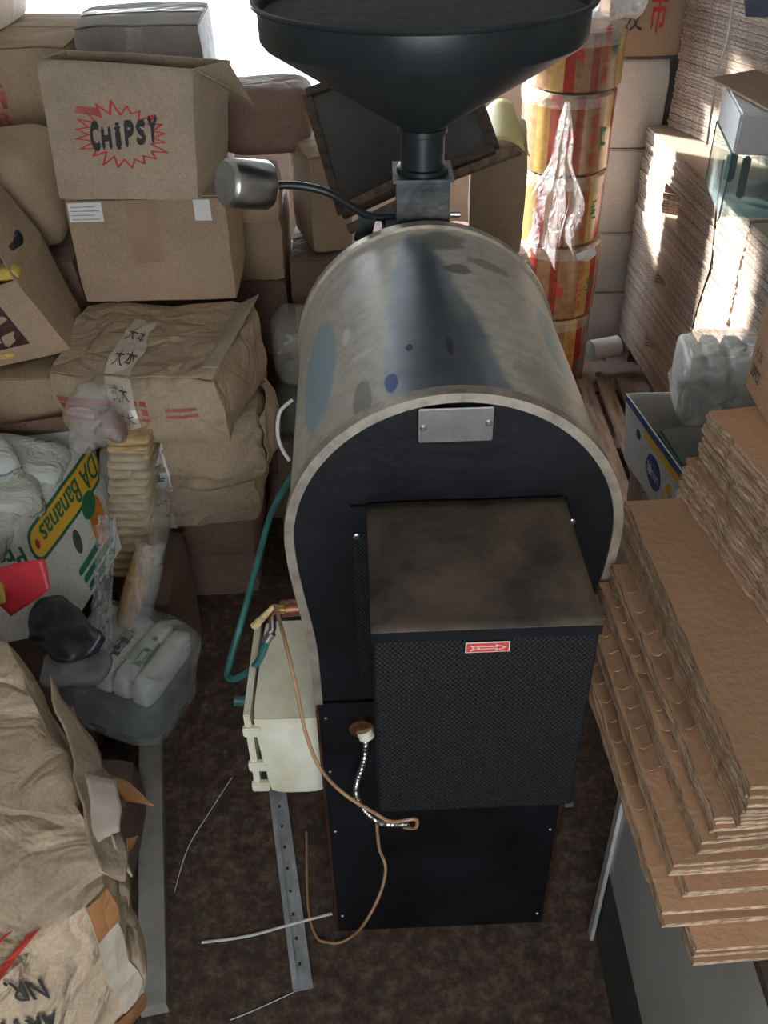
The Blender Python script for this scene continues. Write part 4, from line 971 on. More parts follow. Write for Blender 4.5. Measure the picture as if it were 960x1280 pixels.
def stack(name, label, group, cx, cy, yaw, z0, z1, th, lx, ly, m_, jx=0.004, jy=0.006, jr=0.15, seed=0, notch=None, step=None, ordinal=None, top_label=None, lean=0):
    r = random.Random(seed); pl = [sheet_mesh(name, lx, ly, th*0.90, m_, seed*10+k, notch=None) for k in range(4)]
    nm = [sheet_mesh(name, lx, ly, th*0.90, m_, seed*10+k+5, notch=nn[2:]) for k, nn in enumerate(notch or [])]
    z = z0; objs = []; wander = 0
    n = int(round((z1-z0)/th))
    for i in range(n):
        me = pl[i % 4]
        for k, nn in enumerate(notch or []):
            if nn[0] < z < nn[1]: me = nm[k]
        o = bpy.data.objects.new(name, me); col.objects.link(o)
        wander += r.uniform(-1, 1)*jx*0.5; wander *= 0.9
        dx, dy = wander+r.uniform(-1, 1)*jx*0.35, r.uniform(-1, 1)*jy
        if step: a, b = step((z-z0)/(z1-z0)); dx += a; dy += b
        ya = math.radians(yaw + r.uniform(-1, 1)*jr)
        R = Euler((0, 0, math.radians(yaw))).to_matrix(); off = R @ Vector((dx, dy, 0))
        o.location = (cx+off.x, cy+off.y, z); o.rotation_euler = (0, 0, ya)
        lb_ = label if not ordinal else '%s, %s' % (label, ordinal(n-1-i, n))
        tag(o, top_label if (top_label and i == n-1) else lb_, 'cardboard', group)
        z += th; objs.append(o)
    return objs, z
# long low stack along the right wall, on pallets
def pallet(loc, label, lx, ly, ns, yaw=0):
    t_ = thing('wooden_pallet', label, 'pallet', loc)
    M_ = place(loc, math.radians(yaw)); w = lx/ns
    for k in range(ns): build('slat', xf(box(k*w, k*w+w*0.72, 0, ly, 0.10, 0.122, 0.003), M_), WOODP, t_)
    for k in range(3):
        y = k*(ly-0.09)/2; build('cross_board', xf(box(0, lx-w*0.28, y, y+0.09, 0.078, 0.10), M_), WOODP, t_)
        for j in range(3): x = j*(lx-w*0.28-0.09)/2; build('block', xf(box(x, x+0.09, y, y+0.09, 0.0, 0.078), M_), WOODP, t_)
pallet((0.80, 3.10, 0), 'empty wooden pallet between the machine and the cardboard wall', 0.50, 1.12, 5)
pallet((1.40, 2.2, 0), 'wooden pallet under the near half of the long cardboard stack', 0.88, 1.25, 7)
pallet((1.36, 3.47, 0), 'wooden pallet under the far half of the long cardboard stack', 0.88, 1.22, 7)
nA = [(0.92, 1.06, 0.75, 0.87, 0.10), (0.60, 0.66, 0.72, 0.80, 0.07), (0.25, 0.31, 0.68, 0.76, 0.06)]
_, zA = stack('flattened_carton', 'flattened carton in the far half of the long stack along the right wall', 'flattened cartons, long stack far half', 1.41, 3.47, 4.5, 0.123, 1.22, 0.0155, 0.88, 1.24, SHEETF, seed=2, notch=nA)
_, zB = stack('flattened_carton', 'flattened carton in the near half of the long stack along the right wall', 'flattened cartons, long stack near half', 1.505, 2.2, 4.5, 0.123, 1.22, 0.0155, 0.80, 1.25, SHEETF, seed=3, jx=0.006)
# high stacks behind, on top of the far half
stack('flattened_carton', 'flattened carton in the tall stack behind the glass tank', 'flattened cartons, tall back stack', 1.68, 4.02, 22, zA+0.002, 2.42, 0.0155, 0.55, 0.73, SHEETF, seed=4, jx=0.004)
blue = thing('blue_label', 'blue and white label on the upper right cardboard', 'label', P(945, 25, y=3.72))
# tank, foam box, cardboard above
fz = zB+0.002
fx = thing('glass_tank', 'small empty glass fish tank on the cardboard stack', 'aquarium', (1.55, 3.72, zA))
GL, gtr, gbs = nt('aquarium_glass'); gtr.nodes.remove(gbs)
tr_ = N(gtr, 'ShaderNodeBsdfTransparent'); tr_.inputs[0].default_value = (0.93, 0.98, 0.98, 1); pg = N(gtr, 'ShaderNodeBsdfPrincipled', Roughness=0.05); pg.inputs['Base Color'].default_value = (0.55, 0.72, 0.75, 1)
mg = N(gtr, 'ShaderNodeMixShader'); mg.inputs[0].default_value = 0.14
gtr.links.new(tr_.outputs[0], mg.inputs[1]); gtr.links.new(pg.outputs[0], mg.inputs[2]); gtr.links.new(mg.outputs[0], [n for n in gtr.nodes if n.type == 'OUTPUT_MATERIAL'][0].inputs['Surface'])
EDGEG = mat('green_glass_edge', (0.10, 0.30, 0.28), 0.15, var=0.1)
TM = place((1.365, 3.92, zA), math.radians(-99))
def tkb(*a): return xf(box(*a), TM)
TL, TW, TH = 0.42, 0.24, 0.235
build('bottom_pane', tkb(0, TL, 0, TW, 0.001, 0.006), GL, fx)
for a in ((0, TL, 0, 0.005, 0.006, TH), (0, TL, TW-0.005, TW, 0.006, TH), (0, 0.005, 0.005, TW-0.005, 0.006, TH), (TL-0.005, TL, 0.005, TW-0.005, 0.006, TH)): build('side_pane', tkb(*a), GL, fx)
for a in ((0, TL, -0.001, 0.006, TH, TH+0.004), (0, TL, TW-0.006, TW+0.001, TH, TH+0.004), (0, 0.006, 0, TW, TH, TH+0.004), (TL-0.006, TL, 0, TW, TH, TH+0.004)): build('glass_edge', tkb(*a), EDGEG, fx)
for a in ((-0.001, 0.004, -0.001, 0.004, 0, TH), (TL-0.004, TL+0.001, -0.001, 0.004, 0, TH)): build('glass_edge', tkb(*a), EDGEG, fx)
tag(build('aquarium_pump', xf(box(0.13, 0.17, 0.04, 0.08, 0.05, 0.16, 0.01), TM), DARKPK), 'small dark pump inside the glass tank', 'pump')
tag(build('aquarium_heater', xf(box(0.24, 0.27, 0.08, 0.11, 0.02, 0.18, 0.008), TM), DARKPK), 'dark slim heater beside the pump in the tank', 'heater')
tag(build('foam_box', xf(box(0.02, TL+0.02, 0.0, TW+0.02, TH+0.006, TH+0.15, 0.008), TM), FOAM), 'white foam box lying on the glass tank', 'box')
q = [P(888, 98, z=zA+TH+0.165), P(945, 88, z=zA+TH+0.165), P(1010, 120, z=zA+TH+0.165), P(1010, 165, z=zA+TH+0.16)]
tag(build('cardboard_sheet', (q, [(0, 1, 2, 3)]), K2, solid=0.008), 'single cardboard sheet projecting over the white foam box', 'cardboard')
stack('flattened_carton', 'short flattened carton piled above the foam box', 'flattened cartons above the foam box', 1.62, 3.42, 8, zA+TH+0.174, 2.05, 0.0125, 0.55, 0.34, SHEETN, seed=6, jx=0.008, jr=3)
build('label_paper', ([P(930, 0, y=3.70), P(975, 0, y=3.70), P(975, 22, y=3.70), P(932, 21, y=3.70)], [(0, 1, 2, 3)]), mat('grey_blue_label', (0.10, 0.13, 0.20), 0.6), blue, solid=0.003)
tag(build('black_cable', tube(spline([P(905, 200, x=1.40), P(897, 248, x=1.37), P(894, 280, x=1.385), P(889, 330, x=1.385), P(880, 360, x=1.385), P(868, 400, x=1.385), P(862, 430, x=1.385)], 8), 0.004, 8), BLACKC, smooth=True), 'black cable hanging from the glass tank down the cardboard', 'cable')
tag(build('white_cord', tube(spline([P(918, -10, y=4.10), P(911, 40, y=4.08), P(906, 62, y=4.06), P(896, 90, y=4.10), P(893, 118, y=4.04), P(888, 150, y=4.05), P(884, 180, y=4.10)], 8), 0.005, 8), WHITEC, smooth=True), 'white cord hanging down the tall cardboard stack', 'cord')  # a plain white cord, hanging loose

# ------------------------------------------------------------------ banana box and bag on the right
simple('brown_carton', 'carton on the pallet under the right banana box', 0.93, 1.28, 2.72, 3.26, 0.125, 0.36, KD, 0, seed=101) if False else None
pallet((0.80, 1.90, 0), 'wooden pallet under the right banana box', 0.50, 1.15, 5)
simple('plain_carton', 'dark carton supporting the right banana box', 0.99, 1.31, 2.62, 3.15, 0.123, 0.375, KD, -6, seed=101)
bb = [Vector((1.05, 2.60, 0.385)), Vector((1.33, 2.62, 0.385)), Vector((1.33, 3.14, 0.385)), Vector((0.975, 3.12, 0.385))]
bt_ = [Vector((1.04, 2.60, 0.66)), Vector((1.33, 2.62, 0.66)), Vector((1.33, 3.17, 0.66)), Vector((0.955, 3.17, 0.66))]
hx = Hexa(bb, bt_, (0.004, 0.004, 0), 0.003, 5, 0, 102)
t_, b_ = open_carton('banana_box', 'white banana box with a blue oval, behind the near cardboard stack', hx, KW)
build('blue_edge_band', hx.strip('left', 0.0, 0.90, 1.0, 1.0, 0.004, 6, 1), INKB, t_); build('yellow_band', hx.strip('left', 0.35, 0.78, 1.0, 0.89, 0.004, 6, 1), YEL, t_)
ov = lambda n=24: poly2d([(0.5+0.5*math.cos(2*math.pi*k/n), 0.5+0.5*math.sin(2*math.pi*k/n)) for k in range(n)])
build('blue_oval', hx.print_('left', ov(), 0.42, 0.22, 0.68, 0.70), INKB, t_); build('hand_hole', hx.print_('left', ov(), 0.22, 0.62, 0.30, 0.76), INK, t_)
ink(hx, t_, 'left', text2d('Premium'), 0.45, 0.38, 0.65, 0.54, PAPER, off=0.005); ink(hx, t_, 'left', ov(), 0.74, 0.12, 0.86, 0.62, YEL)
tag(build('green_folder', xf(box(-0.11, 0.11, -0.16, 0.16, 0, 0.20, 0.01), place((1.17, 2.86, 0.40), 0.1)), mat('dark_green_goods', (0.03, 0.05, 0.045), 0.6)), 'dark green package inside the right banana box', 'package')
def wrapped_bag(name, label, c, s, n, m_in, film_, seed, axis=0, yaw=0, part='roll', wamp=0.028):
    t_ = thing(name, label, 'bag', (c[0], c[1], c[2]-s[2]/2)); M_ = place((0, 0, 0), math.radians(yaw))
    for k in range(n):
        d = s[axis]/n; cc = Vector((0, 0, 0)); cc[axis] = -s[axis]/2 + d*(k+0.5)
        sz = [s[0]*0.9, s[1]*0.9, s[2]*0.88]; sz[axis] = d*1.02
        build(part, blob(Vector(c)+(M_ @ cc), sz, 0.5, 0.5, 0.006, 6, seed+k, 20, 12, M_), m_in, t_, smooth=True, sharp=0)
    build('wrapper', blob(c, s, 0.5, 0.45, wamp, 9, seed, 48, 30, M_), film_, t_, smooth=True, sharp=0)
    return t_
wrapped_bag('bundle_bag', 'cloudy plastic bag of white goods on the right banana box', (1.30, 2.96, 0.83), (0.46, 0.38, 0.28), 6, WHITEB, FILM2, 110, 0, -8)
wrapped_bag('small_bundle_bag', 'smaller cloudy bag tucked behind the near cardboard stack', (1.14, 2.44, 0.62), (0.30, 0.26, 0.22), 4, WHITEB, FILM2, 120, 0, 10)
simple('plain_carton', 'carton holding the smaller cloudy bag', 1.0, 1.30, 2.3, 2.58, 0.123, 0.50, KD, 0, seed=121)

# ------------------------------------------------------------------ the chest and the near cardboard stacks
ch = thing('metal_chest', 'grey white enamelled chest under the near cardboard stacks', 'chest', (0.88, 0.55, 0))
build('cabinet', box(0.555, 1.25, -0.35, 1.355, 0.34, 1.118, 0.006), ENAMEL, ch)
build('plinth', box(0.565, 1.24, -0.34, 1.35, 0.0, 0.338), PLINTH, ch)
build('top_board', box(0.552, 1.26, -0.36, 1.365, 1.12, 1.142), WOODD, ch)
build('corner_trim', box(0.546, 0.556, 1.335, 1.362, 0.0, 1.116), mat('bright_trim', (0.8, 0.8, 0.8), 0.3, 0.5), ch)
# ledged pile: each bundle steps back to the right
gn = 'flattened cartons on the chest'
def ledge(near, far, z0, z1, lab, th=0.0085, tabs=0, seed=0, rx=1.24, jx=0.0035, jy=0.008, mat_=SHEETN, top=None):
    "bundle whose left edge runs from near (x,y) to far (x,y)"
    n0, f0 = Vector((*near, 0)), Vector((*far, 0)); L = (f0-n0).length
    yaw = math.degrees(math.atan2(-(f0.x-n0.x), f0.y-n0.y))
    o, z = stack('flattened_carton', lab, gn, near[0], near[1], yaw, z0, z1, th, rx-near[0], L, mat_, jx, jy, 0.25, seed, top_label=top, ordinal=lambda k, n: ['topmost', 'second from its top', 'third from its top', 'fourth from its top', 'fifth from its top', 'sixth from its top', 'seventh from its top', 'eighth from its top', 'ninth from its top', 'tenth from its top', 'eleventh from its top', 'twelfth from its top'][min(k, 11)])
    if tabs:
        tp = o[-1]; r = random.Random(seed)
        tabm = bpy.data.meshes.new('tab'); w = 0.031
        # curved, slightly lifted tab
        V = []; Fc = []; n = 6
        for i in range(n+1):
            for j in range(5):
                a, b = i/n, j/4
                x = a*w; y = b*0.062 - 0.012*math.sin(a*math.pi); V.append((x, y-0.004*math.sin(a*6.3), 0.001+0.008*(1-b)**1.3*max(0, math.sin(a*math.pi))**0.5))
        for i in range(n):
            for j in range(4):
                k = i*5+j; Fc.append((k, k+5, k+6, k+1))
        tabm.from_pydata(V, [], Fc); tabm.materials.append(SHEETN); tabm.update()
        for k in range(tabs):
            q = bpy.data.objects.new('tab', tabm); col.objects.link(q); q.parent = tp
            q.modifiers.new('thickness', 'SOLIDIFY').thickness = 0.002; q.location = (0.001+0.002*r.random(), L*0.30+(L*0.66)*k/tabs, th*0.92); q.rotation_euler = (0, 0, -0.15+0.1*r.random())
    return o, z
Z = 1.143
o, z = ledge((0.452, 0.70), (0.42, 1.345), Z, 1.190, 'frayed flattened carton in the lowest bundle on the chest', seed=31)
o, z = ledge((0.405, 0.735), (0.372, 1.350), z, 1.225, 'flattened carton with a dented left margin, lowest protruding bundle', tabs=9, seed=32, top='lowest wide ledge of cardboard with a row of curved dents')
o, z = ledge((0.438, 0.755), (0.404, 1.358), z, 1.250, 'flattened carton in the thin bundle above the lowest ledge', seed=33)
o, z = ledge((0.418, 0.775), (0.392, 1.362), z, 1.285, 'flattened carton in the second dented bundle', tabs=9, seed=34, top='second ledge of cardboard with curved dents')
o, z = ledge((0.456, 0.79), (0.417, 1.36), z, 1.320, 'flattened carton in the third dented bundle', tabs=9, seed=35, top='third ledge of cardboard with curved dents')
o, z = ledge((0.474, 0.80), (0.436, 1.362), z, 1.360, 'flattened carton in the fourth bundle up on the chest', tabs=7, seed=36, top='fourth ledge of cardboard, partly dented')
o, z = ledge((0.500, 0.785), (0.466, 1.44), z, 1.455, 'flattened carton in the upper bundle under the bare orange top sheet', seed=37, top='bare orange brown top sheet of the lower cardboard pile')
ztop = z
# upper pile further right, from the camera's view behind the standing carton
gn = 'flattened cartons in the upper pile'
o, z = ledge((0.655, 0.92), (0.575, 1.47), ztop+0.001, 1.54, 'flattened carton in the lower part of the upper pile', seed=41)
o, z = ledge((0.648, 0.95), (0.590, 1.45), z, 1.60, 'flattened carton in the middle of the upper pile', seed=42)
o, z = ledge((0.665, 0.98), (0.585, 1.44), z, 1.665, 'flattened carton in the top of the upper pile', seed=43, jx=0.006, top='bare top sheet of the upper cardboard pile')
zu = z
hx = HB(0.672, 1.10, 1.02, 1.52, zu+0.002, zu+0.34, -1.5, bulge=(0.002, 0.002, 0), amp=0.0015, seed=130)
t_, b_ = carton('standing_carton', 'clean orange brown carton standing on the upper cardboard pile', hx, K4)
ink(hx, t_, 'left', fat(text2d('30PCS'), 0.01), 0.035, 0.10, 0.13, 0.17, INK); ink(hx, t_, 'left', text2d('大本'), 0.04, 0.20, 0.11, 0.28, INK)

# ------------------------------------------------------------------ left foreground
# supports under the pile
simple('wooden_crate', 'dark crate carrying the big foreground carton', -1.5, -0.76, 0.62, 1.28, 0.0, 0.655, KD, 0, cat='crate', seed=140, flaps=False)
cb = [Vector((-1.05, 0.30, 0.67)), Vector((-0.462, 0.86, 0.67)), Vector((-0.86, 1.42, 0.67)), Vector((-1.45, 0.95, 0.67))]
ct = [Vector((-1.02, 0.26, 1.13)), Vector((-0.445, 0.865, 1.13)), Vector((-0.84, 1.50, 1.17)), Vector((-1.47, 0.98, 1.17))]
hx = Hexa(cb, ct, (0.06, 0.02, 0.04), 0.014, 5, 0.04, 141, 0.012)
t_ = thing('crumpled_carton', 'huge creased carton marked ART. NR. in the left foreground', 'carton', hx.base)
build('body', hx.mesh(44), KF, t_, smooth=True, sharp=50)
ink(hx, t_, 'front', fat(text2d('ART.'), 0.015), 0.70, 0.66, 0.79, 0.765, INK, shear=1.35, rot=180, off=0.006)
ink(hx, t_, 'front', fat(text2d('NR.'), 0.015), 0.725, 0.83, 0.79, 0.935, INK, shear=1.2, rot=180, off=0.006)
ink(hx, t_, 'front', fat(text2d('T'), 0.02), 0.735, 0.49, 0.78, 0.60, INK, shear=0.9, rot=180, off=0.006)
for k, (u_, v_, L_) in enumerate(((0.70, 0.060, 0.065), (0.70, 0.014, 0.105))):
    build('red_mark', hx.print_('top', line2d([(0, -0.6), (0.35, -0.1), (0.7, 0.25), (1, 0.45)], 0.5), u_, v_, u_+L_, v_+L_*0.2, 0.005), INKR, t_)
build('clear_tape', hx.strip('front', 0.93, 0.0, 0.995, 1.0, 0.005, 2, 10), TAPEW, t_)
build('orange_tape', hx.strip('front', 0.90, 0.02, 0.99, 0.2, 0.008, 2, 4), TAPEO, t_); build('orange_tape', hx.strip('front', 0.93, 0.8, 1.0, 1.0, 0.008, 2, 4), TAPEO, t_)
# folded end: layered crumpled flaps standing out on the right edge
def flapfold(nm, pts, m_, th=0.004, amp=0.01, seed=0, n=8):
    q = [Vector(p) for p in pts]; V, Fc = [], []
    for i in range(n+1):
        for j in range(n+1):
            a, b = i/n, j/n; p = (q[0]*(1-a)+q[1]*a)*(1-b)+(q[3]*(1-a)+q[2]*a)*b
            V.append(p+noise.noise_vector(p*14+Vector((seed, 0, 0)))*amp)
    for i in range(n):
        for j in range(n):
            k = i*(n+1)+j; Fc.append((k, k+n+1, k+n+2, k+1))
    return build(nm, (V, Fc), m_, t_, smooth=True, solid=th)
flapfold('folded_flap', [P(62, 845, z=1.13), P(124, 940, z=1.08), P(160, 1095, z=1.07), P(126, 1088, z=1.13)], K1, 0.004, 0.016, seed=1, n=14)
flapfold('folded_flap', [P(92, 878, z=1.10), P(138, 985, z=1.05), P(163, 1100, z=1.04), P(140, 1060, z=1.10)], K1, 0.004, 0.014, seed=2, n=14)
flapfold('paper_scrap', [P(104, 965, z=1.12), P(146, 975, z=1.09), P(152, 1040, z=1.09), P(120, 1055, z=1.12)], PAPERW, 0.003, 0.008, seed=3)
flapfold('tape_end', [P(138, 968, z=1.02), P(160, 975, z=1.0), P(193, 1008, z=0.99), P(158, 1002, z=0.98)], TAPEO, 0.002, 0.006, seed=4)
flapfold('tape_end', [P(156, 1048, z=0.92), P(172, 1044, z=0.9), P(164, 1060, z=0.88), P(158, 1068, z=0.9)], TAPEO, 0.002, 0.004, seed=5)

# left banana box with its packets
simple('plain_carton', 'brown carton beneath the left banana box', -1.45, -0.97, 2.0, 2.42, 0.0, 0.38, KD, 2, seed=150)
simple('plain_carton', 'upper brown carton beneath the left banana box', -1.45, -0.98, 2.0, 2.42, 0.39, 0.73, KD, -2, seed=151)
b0 = [P(-150, 830, z=0.755), P(84, 788, z=0.755), P(152, 684, z=0.755), P(-60, 684, z=0.755)]
b1 = [Vector((-1.42, 1.95, 1.0)), P(17, 657, z=1.0), P(109, 531, z=1.0), Vector((-1.38, 2.42, 1.0))]
hx = Hexa(b0, b1, (0.008, 0.008, 0), 0.005, 5, 0, 152)
t_, b_ = open_carton('banana_box', 'white banana box with upside down yellow Bananas lettering on the left', hx, KW, n=12)
def pill2d(n=10, r=0.5, asp=6.0):
    pts = []
    for k in range(n+1):
        a = math.pi/2+math.pi*k/n; pts.append((r/asp+r/asp*math.cos(a), 0.5+0.5*math.sin(a)))
    for k in range(n+1):
        a = -math.pi/2+math.pi*k/n; pts.append((1-r/asp+r/asp*math.cos(a), 0.5+0.5*math.sin(a)))
    return poly2d(pts)
def subd(vf, k=3):
    "splits big flat polygons so that they follow a bent face"
    bm = bmesh.new(); vs = [bm.verts.new(v) for v in vf[0]]
    for f_ in vf[1]:
        try: bm.faces.new([vs[i] for i in f_])
        except ValueError: pass
    bmesh.ops.triangulate(bm, faces=bm.faces[:])
    for _ in range(k): bmesh.ops.subdivide_edges(bm, edges=[e for e in bm.edges if e.calc_length() > 0.12], cuts=1, use_grid_fill=True)
    bmesh.ops.triangulate(bm, faces=[f for f in bm.faces if len(f.verts) > 3])
    bm.verts.index_update(); r = ([v.co.copy() for v in bm.verts], [tuple(v.index for v in f.verts) for f in bm.faces]); bm.free(); return r
build('green_border', hx.print_('right', subd(pill2d()), 0.02, 0.57, 0.99, 0.87, 0.004), INKG, t_)
build('yellow_field', hx.print_('right', subd(pill2d()), 0.035, 0.60, 0.975, 0.84, 0.0055), YEL, t_)
vt = fat(text2d('DA Bananas'), 0.004)
build('banana_lettering', hx.print_('right', vt, 0.15, 0.63, 0.93, 0.81, 0.008, 180), INKG, t_)
build('red_dot', hx.print_('right', ov(), 0.07, 0.68, 0.11, 0.76, 0.007), INKR, t_)
build('hand_hole', hx.print_('right', ov(), 0.40, 0.32, 0.50, 0.52, 0.004), mat('hole_dark', (0.10, 0.085, 0.09), 0.8), t_)
for k in range(3): build('green_stripe', hx.print_('right', subd(pill2d(asp=10)), 0.34+0.03*k, 0.19-0.085*k, 0.90, 0.25-0.085*k, 0.004), INKG, t_)
build('banana_picture', hx.print_('right', subd(ov()), 0.66, 0.16, 0.88, 0.56, 0.0045), ORA, t_); build('leaf_picture', hx.print_('right', subd(ov()), 0.60, 0.44, 0.80, 0.64, 0.0065), INKG, t_)
ink(hx, t_, 'front', fat(text2d('Premium'), 0.01), 0.52, 0.62, 0.98, 0.80, INKG, rot=180)
build('inner_flap', ([hx.f('back', 0.02, 1.0)+Vector((0, -0.01, -0.01)), hx.f('back', 0.6, 1.0)+Vector((0, -0.01, -0.01)), hx.f('back', 0.6, 1.0)+Vector((0, -0.05, 0.05)), hx.f('back', 0.02, 1.0)+Vector((0, -0.03, 0.06))], [(0, 1, 2, 3)]), K3, t_, solid=0.004)
def packmat(nm, base, spots):
    m_, t, b = nt(nm); tc = N(t, 'ShaderNodeTexCoord')
    n = N(t, 'ShaderNodeTexNoise', Scale=11.0, Detail=3.0, Distortion=0.6); t.links.new(tc.outputs['Object'], n.inputs['Vector'])
    r = ramp(t, n.outputs['Fac'], [(0.0, base), (0.60, base), (0.63, spots[0]), (0.68, base), (0.70, spots[1])]); t.links.new(r.outputs[0], b.inputs['Base Color'])
    b.inputs['Roughness'].default_value = 0.22
    n2 = N(t, 'ShaderNodeTexNoise', Scale=9.0, Detail=4.0, Distortion=2.0); t.links.new(tc.outputs['Object'], n2.inputs['Vector'])
    bp = N(t, 'ShaderNodeBump', Strength=0.8, Distance=0.03); t.links.new(n2.outputs['Fac'], bp.inputs['Height']); t.links.new(bp.outputs[0], b.inputs['Normal']); return m_
PK = [packmat('packet_blue', (0.62, 0.64, 0.60), ((0.07, 0.12, 0.22), (0.40, 0.40, 0.12))), packmat('packet_green', (0.58, 0.60, 0.53), ((0.15, 0.25, 0.10), (0.10, 0.14, 0.22)))]
gk = 'printed plastic packets in the left banana box'
pk = [((-1.06, 2.28, 1.02), (0.26, 0.22, 0.11), 'furthest'), ((-1.10, 2.10, 1.03), (0.30, 0.20, 0.12), 'middle'), ((-1.16, 2.22, 1.09), (0.20, 0.30, 0.11), 'topmost'), ((-1.08, 1.98, 1.0), (0.26, 0.16, 0.12), 'nearest'), ((-1.25, 2.05, 1.05), (0.2, 0.3, 0.12), 'left edge')]
for k, (c, s, w) in enumerate(pk):
    sack('printed_packet', 'whitish printed plastic packet in the left banana box, %s one' % w, (c[0], c[1], c[2]-0.03), s, PK[k % 2], 160+k, 'packet', M=Euler((0.15*(k % 2), 0.1, 0.4*k)).to_matrix().to_4x4(), amp=0.018, group=gk)
red = thing('red_leaflet', 'glossy red packet draped over the front of the banana box', 'packet', P(30, 765, z=0.84))
def drape(q, m_, nm, par, amp=0.01, n=10, th=0.003):
    V, Fc = [], []
    for i in range(n+1):
        for j in range(n+1):
            a, b = i/n, j/n; p = (q[0]*(1-a)+q[1]*a)*(1-b)+(q[3]*(1-a)+q[2]*a)*b; V.append(p+noise.noise_vector(p*12)*amp)
    for i in range(n):
        for j in range(n):
            k = i*(n+1)+j; Fc.append((k, k+n+1, k+n+2, k+1))
    return build(nm, (V, Fc), m_, par, smooth=True, solid=th)
drape([P(-30, 718, y=1.72), P(52, 697, y=1.72), P(61, 737, y=1.68), P(10, 770, y=1.66)], REDP, 'red_sheet', red)
drape([P(-12, 722, y=1.70), P(6, 728, y=1.70), P(8, 752, y=1.66), P(-12, 760, y=1.66)], GOLDPK, 'golden_corner', red, 0.004, 4)
sack('dark_plastic_packet', 'dark printed plastic packet below the red one', P(78, 790, y=1.74), (0.19, 0.13, 0.04), DARKPK, 170, 'packet', amp=0.025, fr=12, M=Euler((0.5, 0.2, -0.5)).to_matrix().to_4x4())
sack('grey_plastic_packet', 'grey creased plastic packet at the foot of the banana box', P(95, 832, y=1.66), (0.17, 0.13, 0.03), mat('grey_film', (0.24, 0.23, 0.25), 0.25, bump=0.6, bscale=12), 171, 'packet', amp=0.02)
# pleated clear bag on the box's right side
def pleated():
    V, Fc = [], []; nu, nv = 30, 26
    for j in range(nv+1):
        t = j/nv
        L_ = Vector((P(118+(-12)*t, 640+190*t, y=2.05-0.2*t))); R_ = P(142+12*t*0-8*t, 640+185*t, y=2.18-0.25*t)
        for i in range(nu+1):
            s = i/nu; p = L_*(1-s)+R_*s
            p += Vector((0.6, -0.8, 0))*(0.010*math.sin(s*28+t*5)+0.012*math.sin(t*60)*(1-s)**2+0.02) ; V.append(p)
    for j in range(nv):
        for i in range(nu):
            a = j*(nu+1)+i; Fc.append((a, a+1, a+nu+2, a+nu+1))
    return V, Fc
tag(build('pleated_bag', pleated(), film('pleat_film', (0.55, 0.58, 0.58), 0.45, 0.2, 20), smooth=True), 'pleated clear plastic bag hanging on the side of the left banana box', 'bag')
# reddish clear packet behind the banana box
cpk = thing('clear_packet', 'clear packet with reddish contents behind the left banana box', 'packet', P(125, 540, y=2.30))
cc_ = P(124, 522, y=2.27)
build('contents', blob(cc_+Vector((0.02, 0, -0.03)), (0.10, 0.08, 0.08), 0.6, 0.6, 0.03, 14, 173, 24, 16), mat('reddish_goods', (0.20, 0.075, 0.055), 0.5, var=0.5, scale=12, c2=(0.25, 0.2, 0.17)), cpk, smooth=True, sharp=0)
build('wrapper', blob(cc_, (0.17, 0.14, 0.17), 0.55, 0.55, 0.03, 9, 172, 40, 26), film('packet_film', (0.62, 0.60, 0.58), 0.32, 0.15, 12), cpk, smooth=True, sharp=0)
# bundles of yellow sticks
sy = thing('stick_bundle', 'bag of pale yellow sticks right of the banana box', 'bundle', P(160, 700, y=2.30))
for k in range(17):
    a = P(164, 705-10.2*k, y=2.30)
    build('stick_layer', blob(a+Vector((0.004*math.sin(k*2.3), 0.04, 0)), (0.125+0.006*math.sin(k*1.7), 0.19, 0.021), 0.25, 0.22, 0.003, 12, 180+k, 20, 6), STRAWY, sy, smooth=True, sharp=0)
build('wrapper', blob(P(166, 622, y=2.30)+Vector((0.005, 0.03, 0)), (0.165, 0.23, 0.42), 0.4, 0.45, 0.014, 8, 181, 30, 24), FILMY, sy, smooth=True, sharp=0)
simple('plain_carton', 'low carton under the bag of yellow sticks', -0.86, -0.70, 2.20, 2.58, 0.0, 0.50, KD, 0, seed=182)
ts = thing('stick_packet', 'slim brown packet leaning below the yellow sticks', 'packet', P(165, 785, y=2.1))
a, b = P(155, 782, y=2.02), P(183, 678, y=2.14)
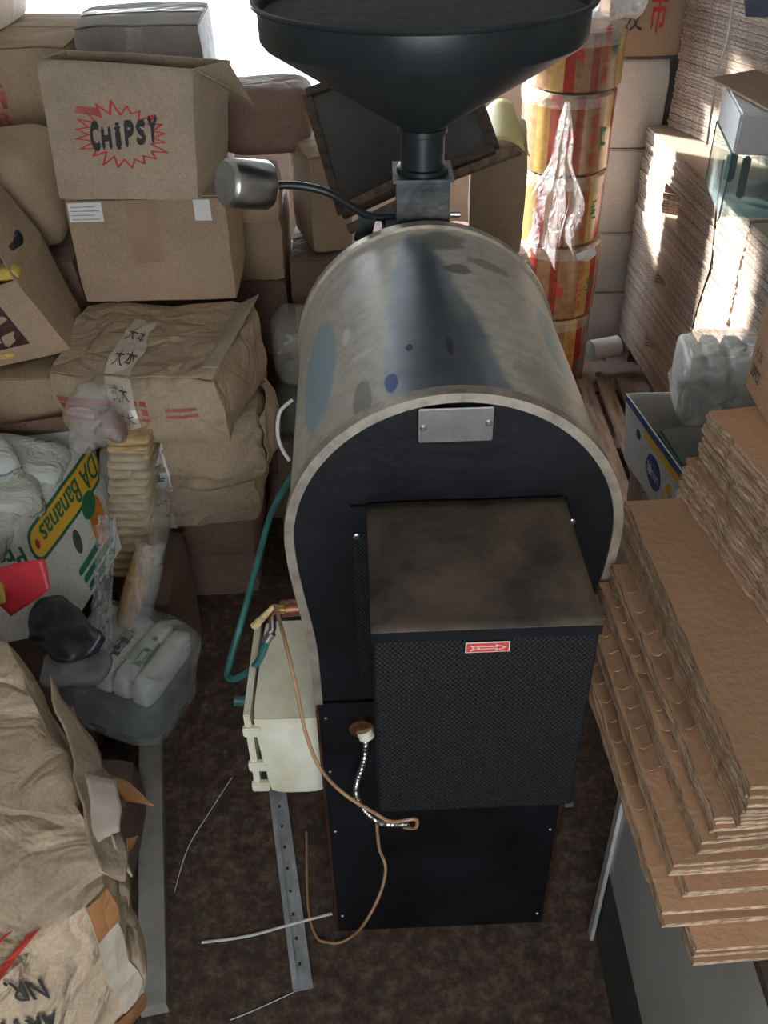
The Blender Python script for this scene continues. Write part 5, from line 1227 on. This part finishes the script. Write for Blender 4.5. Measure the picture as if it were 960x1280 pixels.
build('sticks', tube(spline([a, (a+b)/2+Vector((0.005, -0.005, 0)), b], 8), 0.034, 14, rfun=lambda t: 0.036*(math.sin(math.pi*min(1, max(0.06, t*0.9+0.08)))**0.4)), mat('brown_sticks', (0.40, 0.25, 0.12), 0.35, var=0.35, scale=9, bump=0.6, bscale=20, stretch=(8, 8, 1)), ts, smooth=True)
build('wrapper', tube(spline([a+Vector((0.02, 0, 0)), (a+b)/2+Vector((0.03, 0, 0)), b+Vector((0.012, 0, 0))], 8), 0.044, 14), FILM, ts, smooth=True)
# white bundle pack in clear plastic
wb = thing('white_pack', 'pack of white rolls in grey clear plastic above the grey plank', 'pack', P(160, 940, y=1.8))
c0 = P(158, 822, z=0.50); ya = math.radians(-22); M_ = Euler((0.0, 0.12, ya)).to_matrix().to_4x4()
for k in range(5):
    cc = M_ @ Vector((-0.125+0.0625*k, 0, 0.02)); build('white_roll', blob(c0+cc, (0.064, 0.26, 0.11), 0.5, 0.35, 0.004, 9, 190+k, 18, 12, M_), WHITEB, wb, smooth=True, sharp=0)
for k in range(3):
    cc = M_ @ Vector((-0.09+0.09*k, -0.02, 0.078)); vf = strokes(200+k, 9)
    V = [c0+(M_ @ Vector((-0.09+0.08*k+p[0]*0.035, -0.08+p[1]*0.14, 0.0815))) for p in vf[0]]
    build('printed_mark', (V, vf[1]), INKG if k != 1 else INK, wb)
build('wrapper', blob(c0+Vector((0, 0, -0.07)), (0.36, 0.31, 0.34), 0.42, 0.45, 0.02, 7, 199, 40, 28, M_), film('grey_wrap', (0.42, 0.46, 0.45), 0.38, 0.2, 10), wb, smooth=True, sharp=0)
build('lower_goods', blob(c0+Vector((0, 0, -0.13)), (0.31, 0.26, 0.18), 0.4, 0.4, 0.01, 7, 198, 24, 16, M_), mat('grey_goods', (0.12, 0.13, 0.125), 0.5, var=0.3), wb, smooth=True, sharp=0)
simple('plain_carton', 'dark carton on the floor under the white rolls', -1.1, -0.76, 1.45, 1.80, 0.0, 0.245, KD, 0, seed=205)
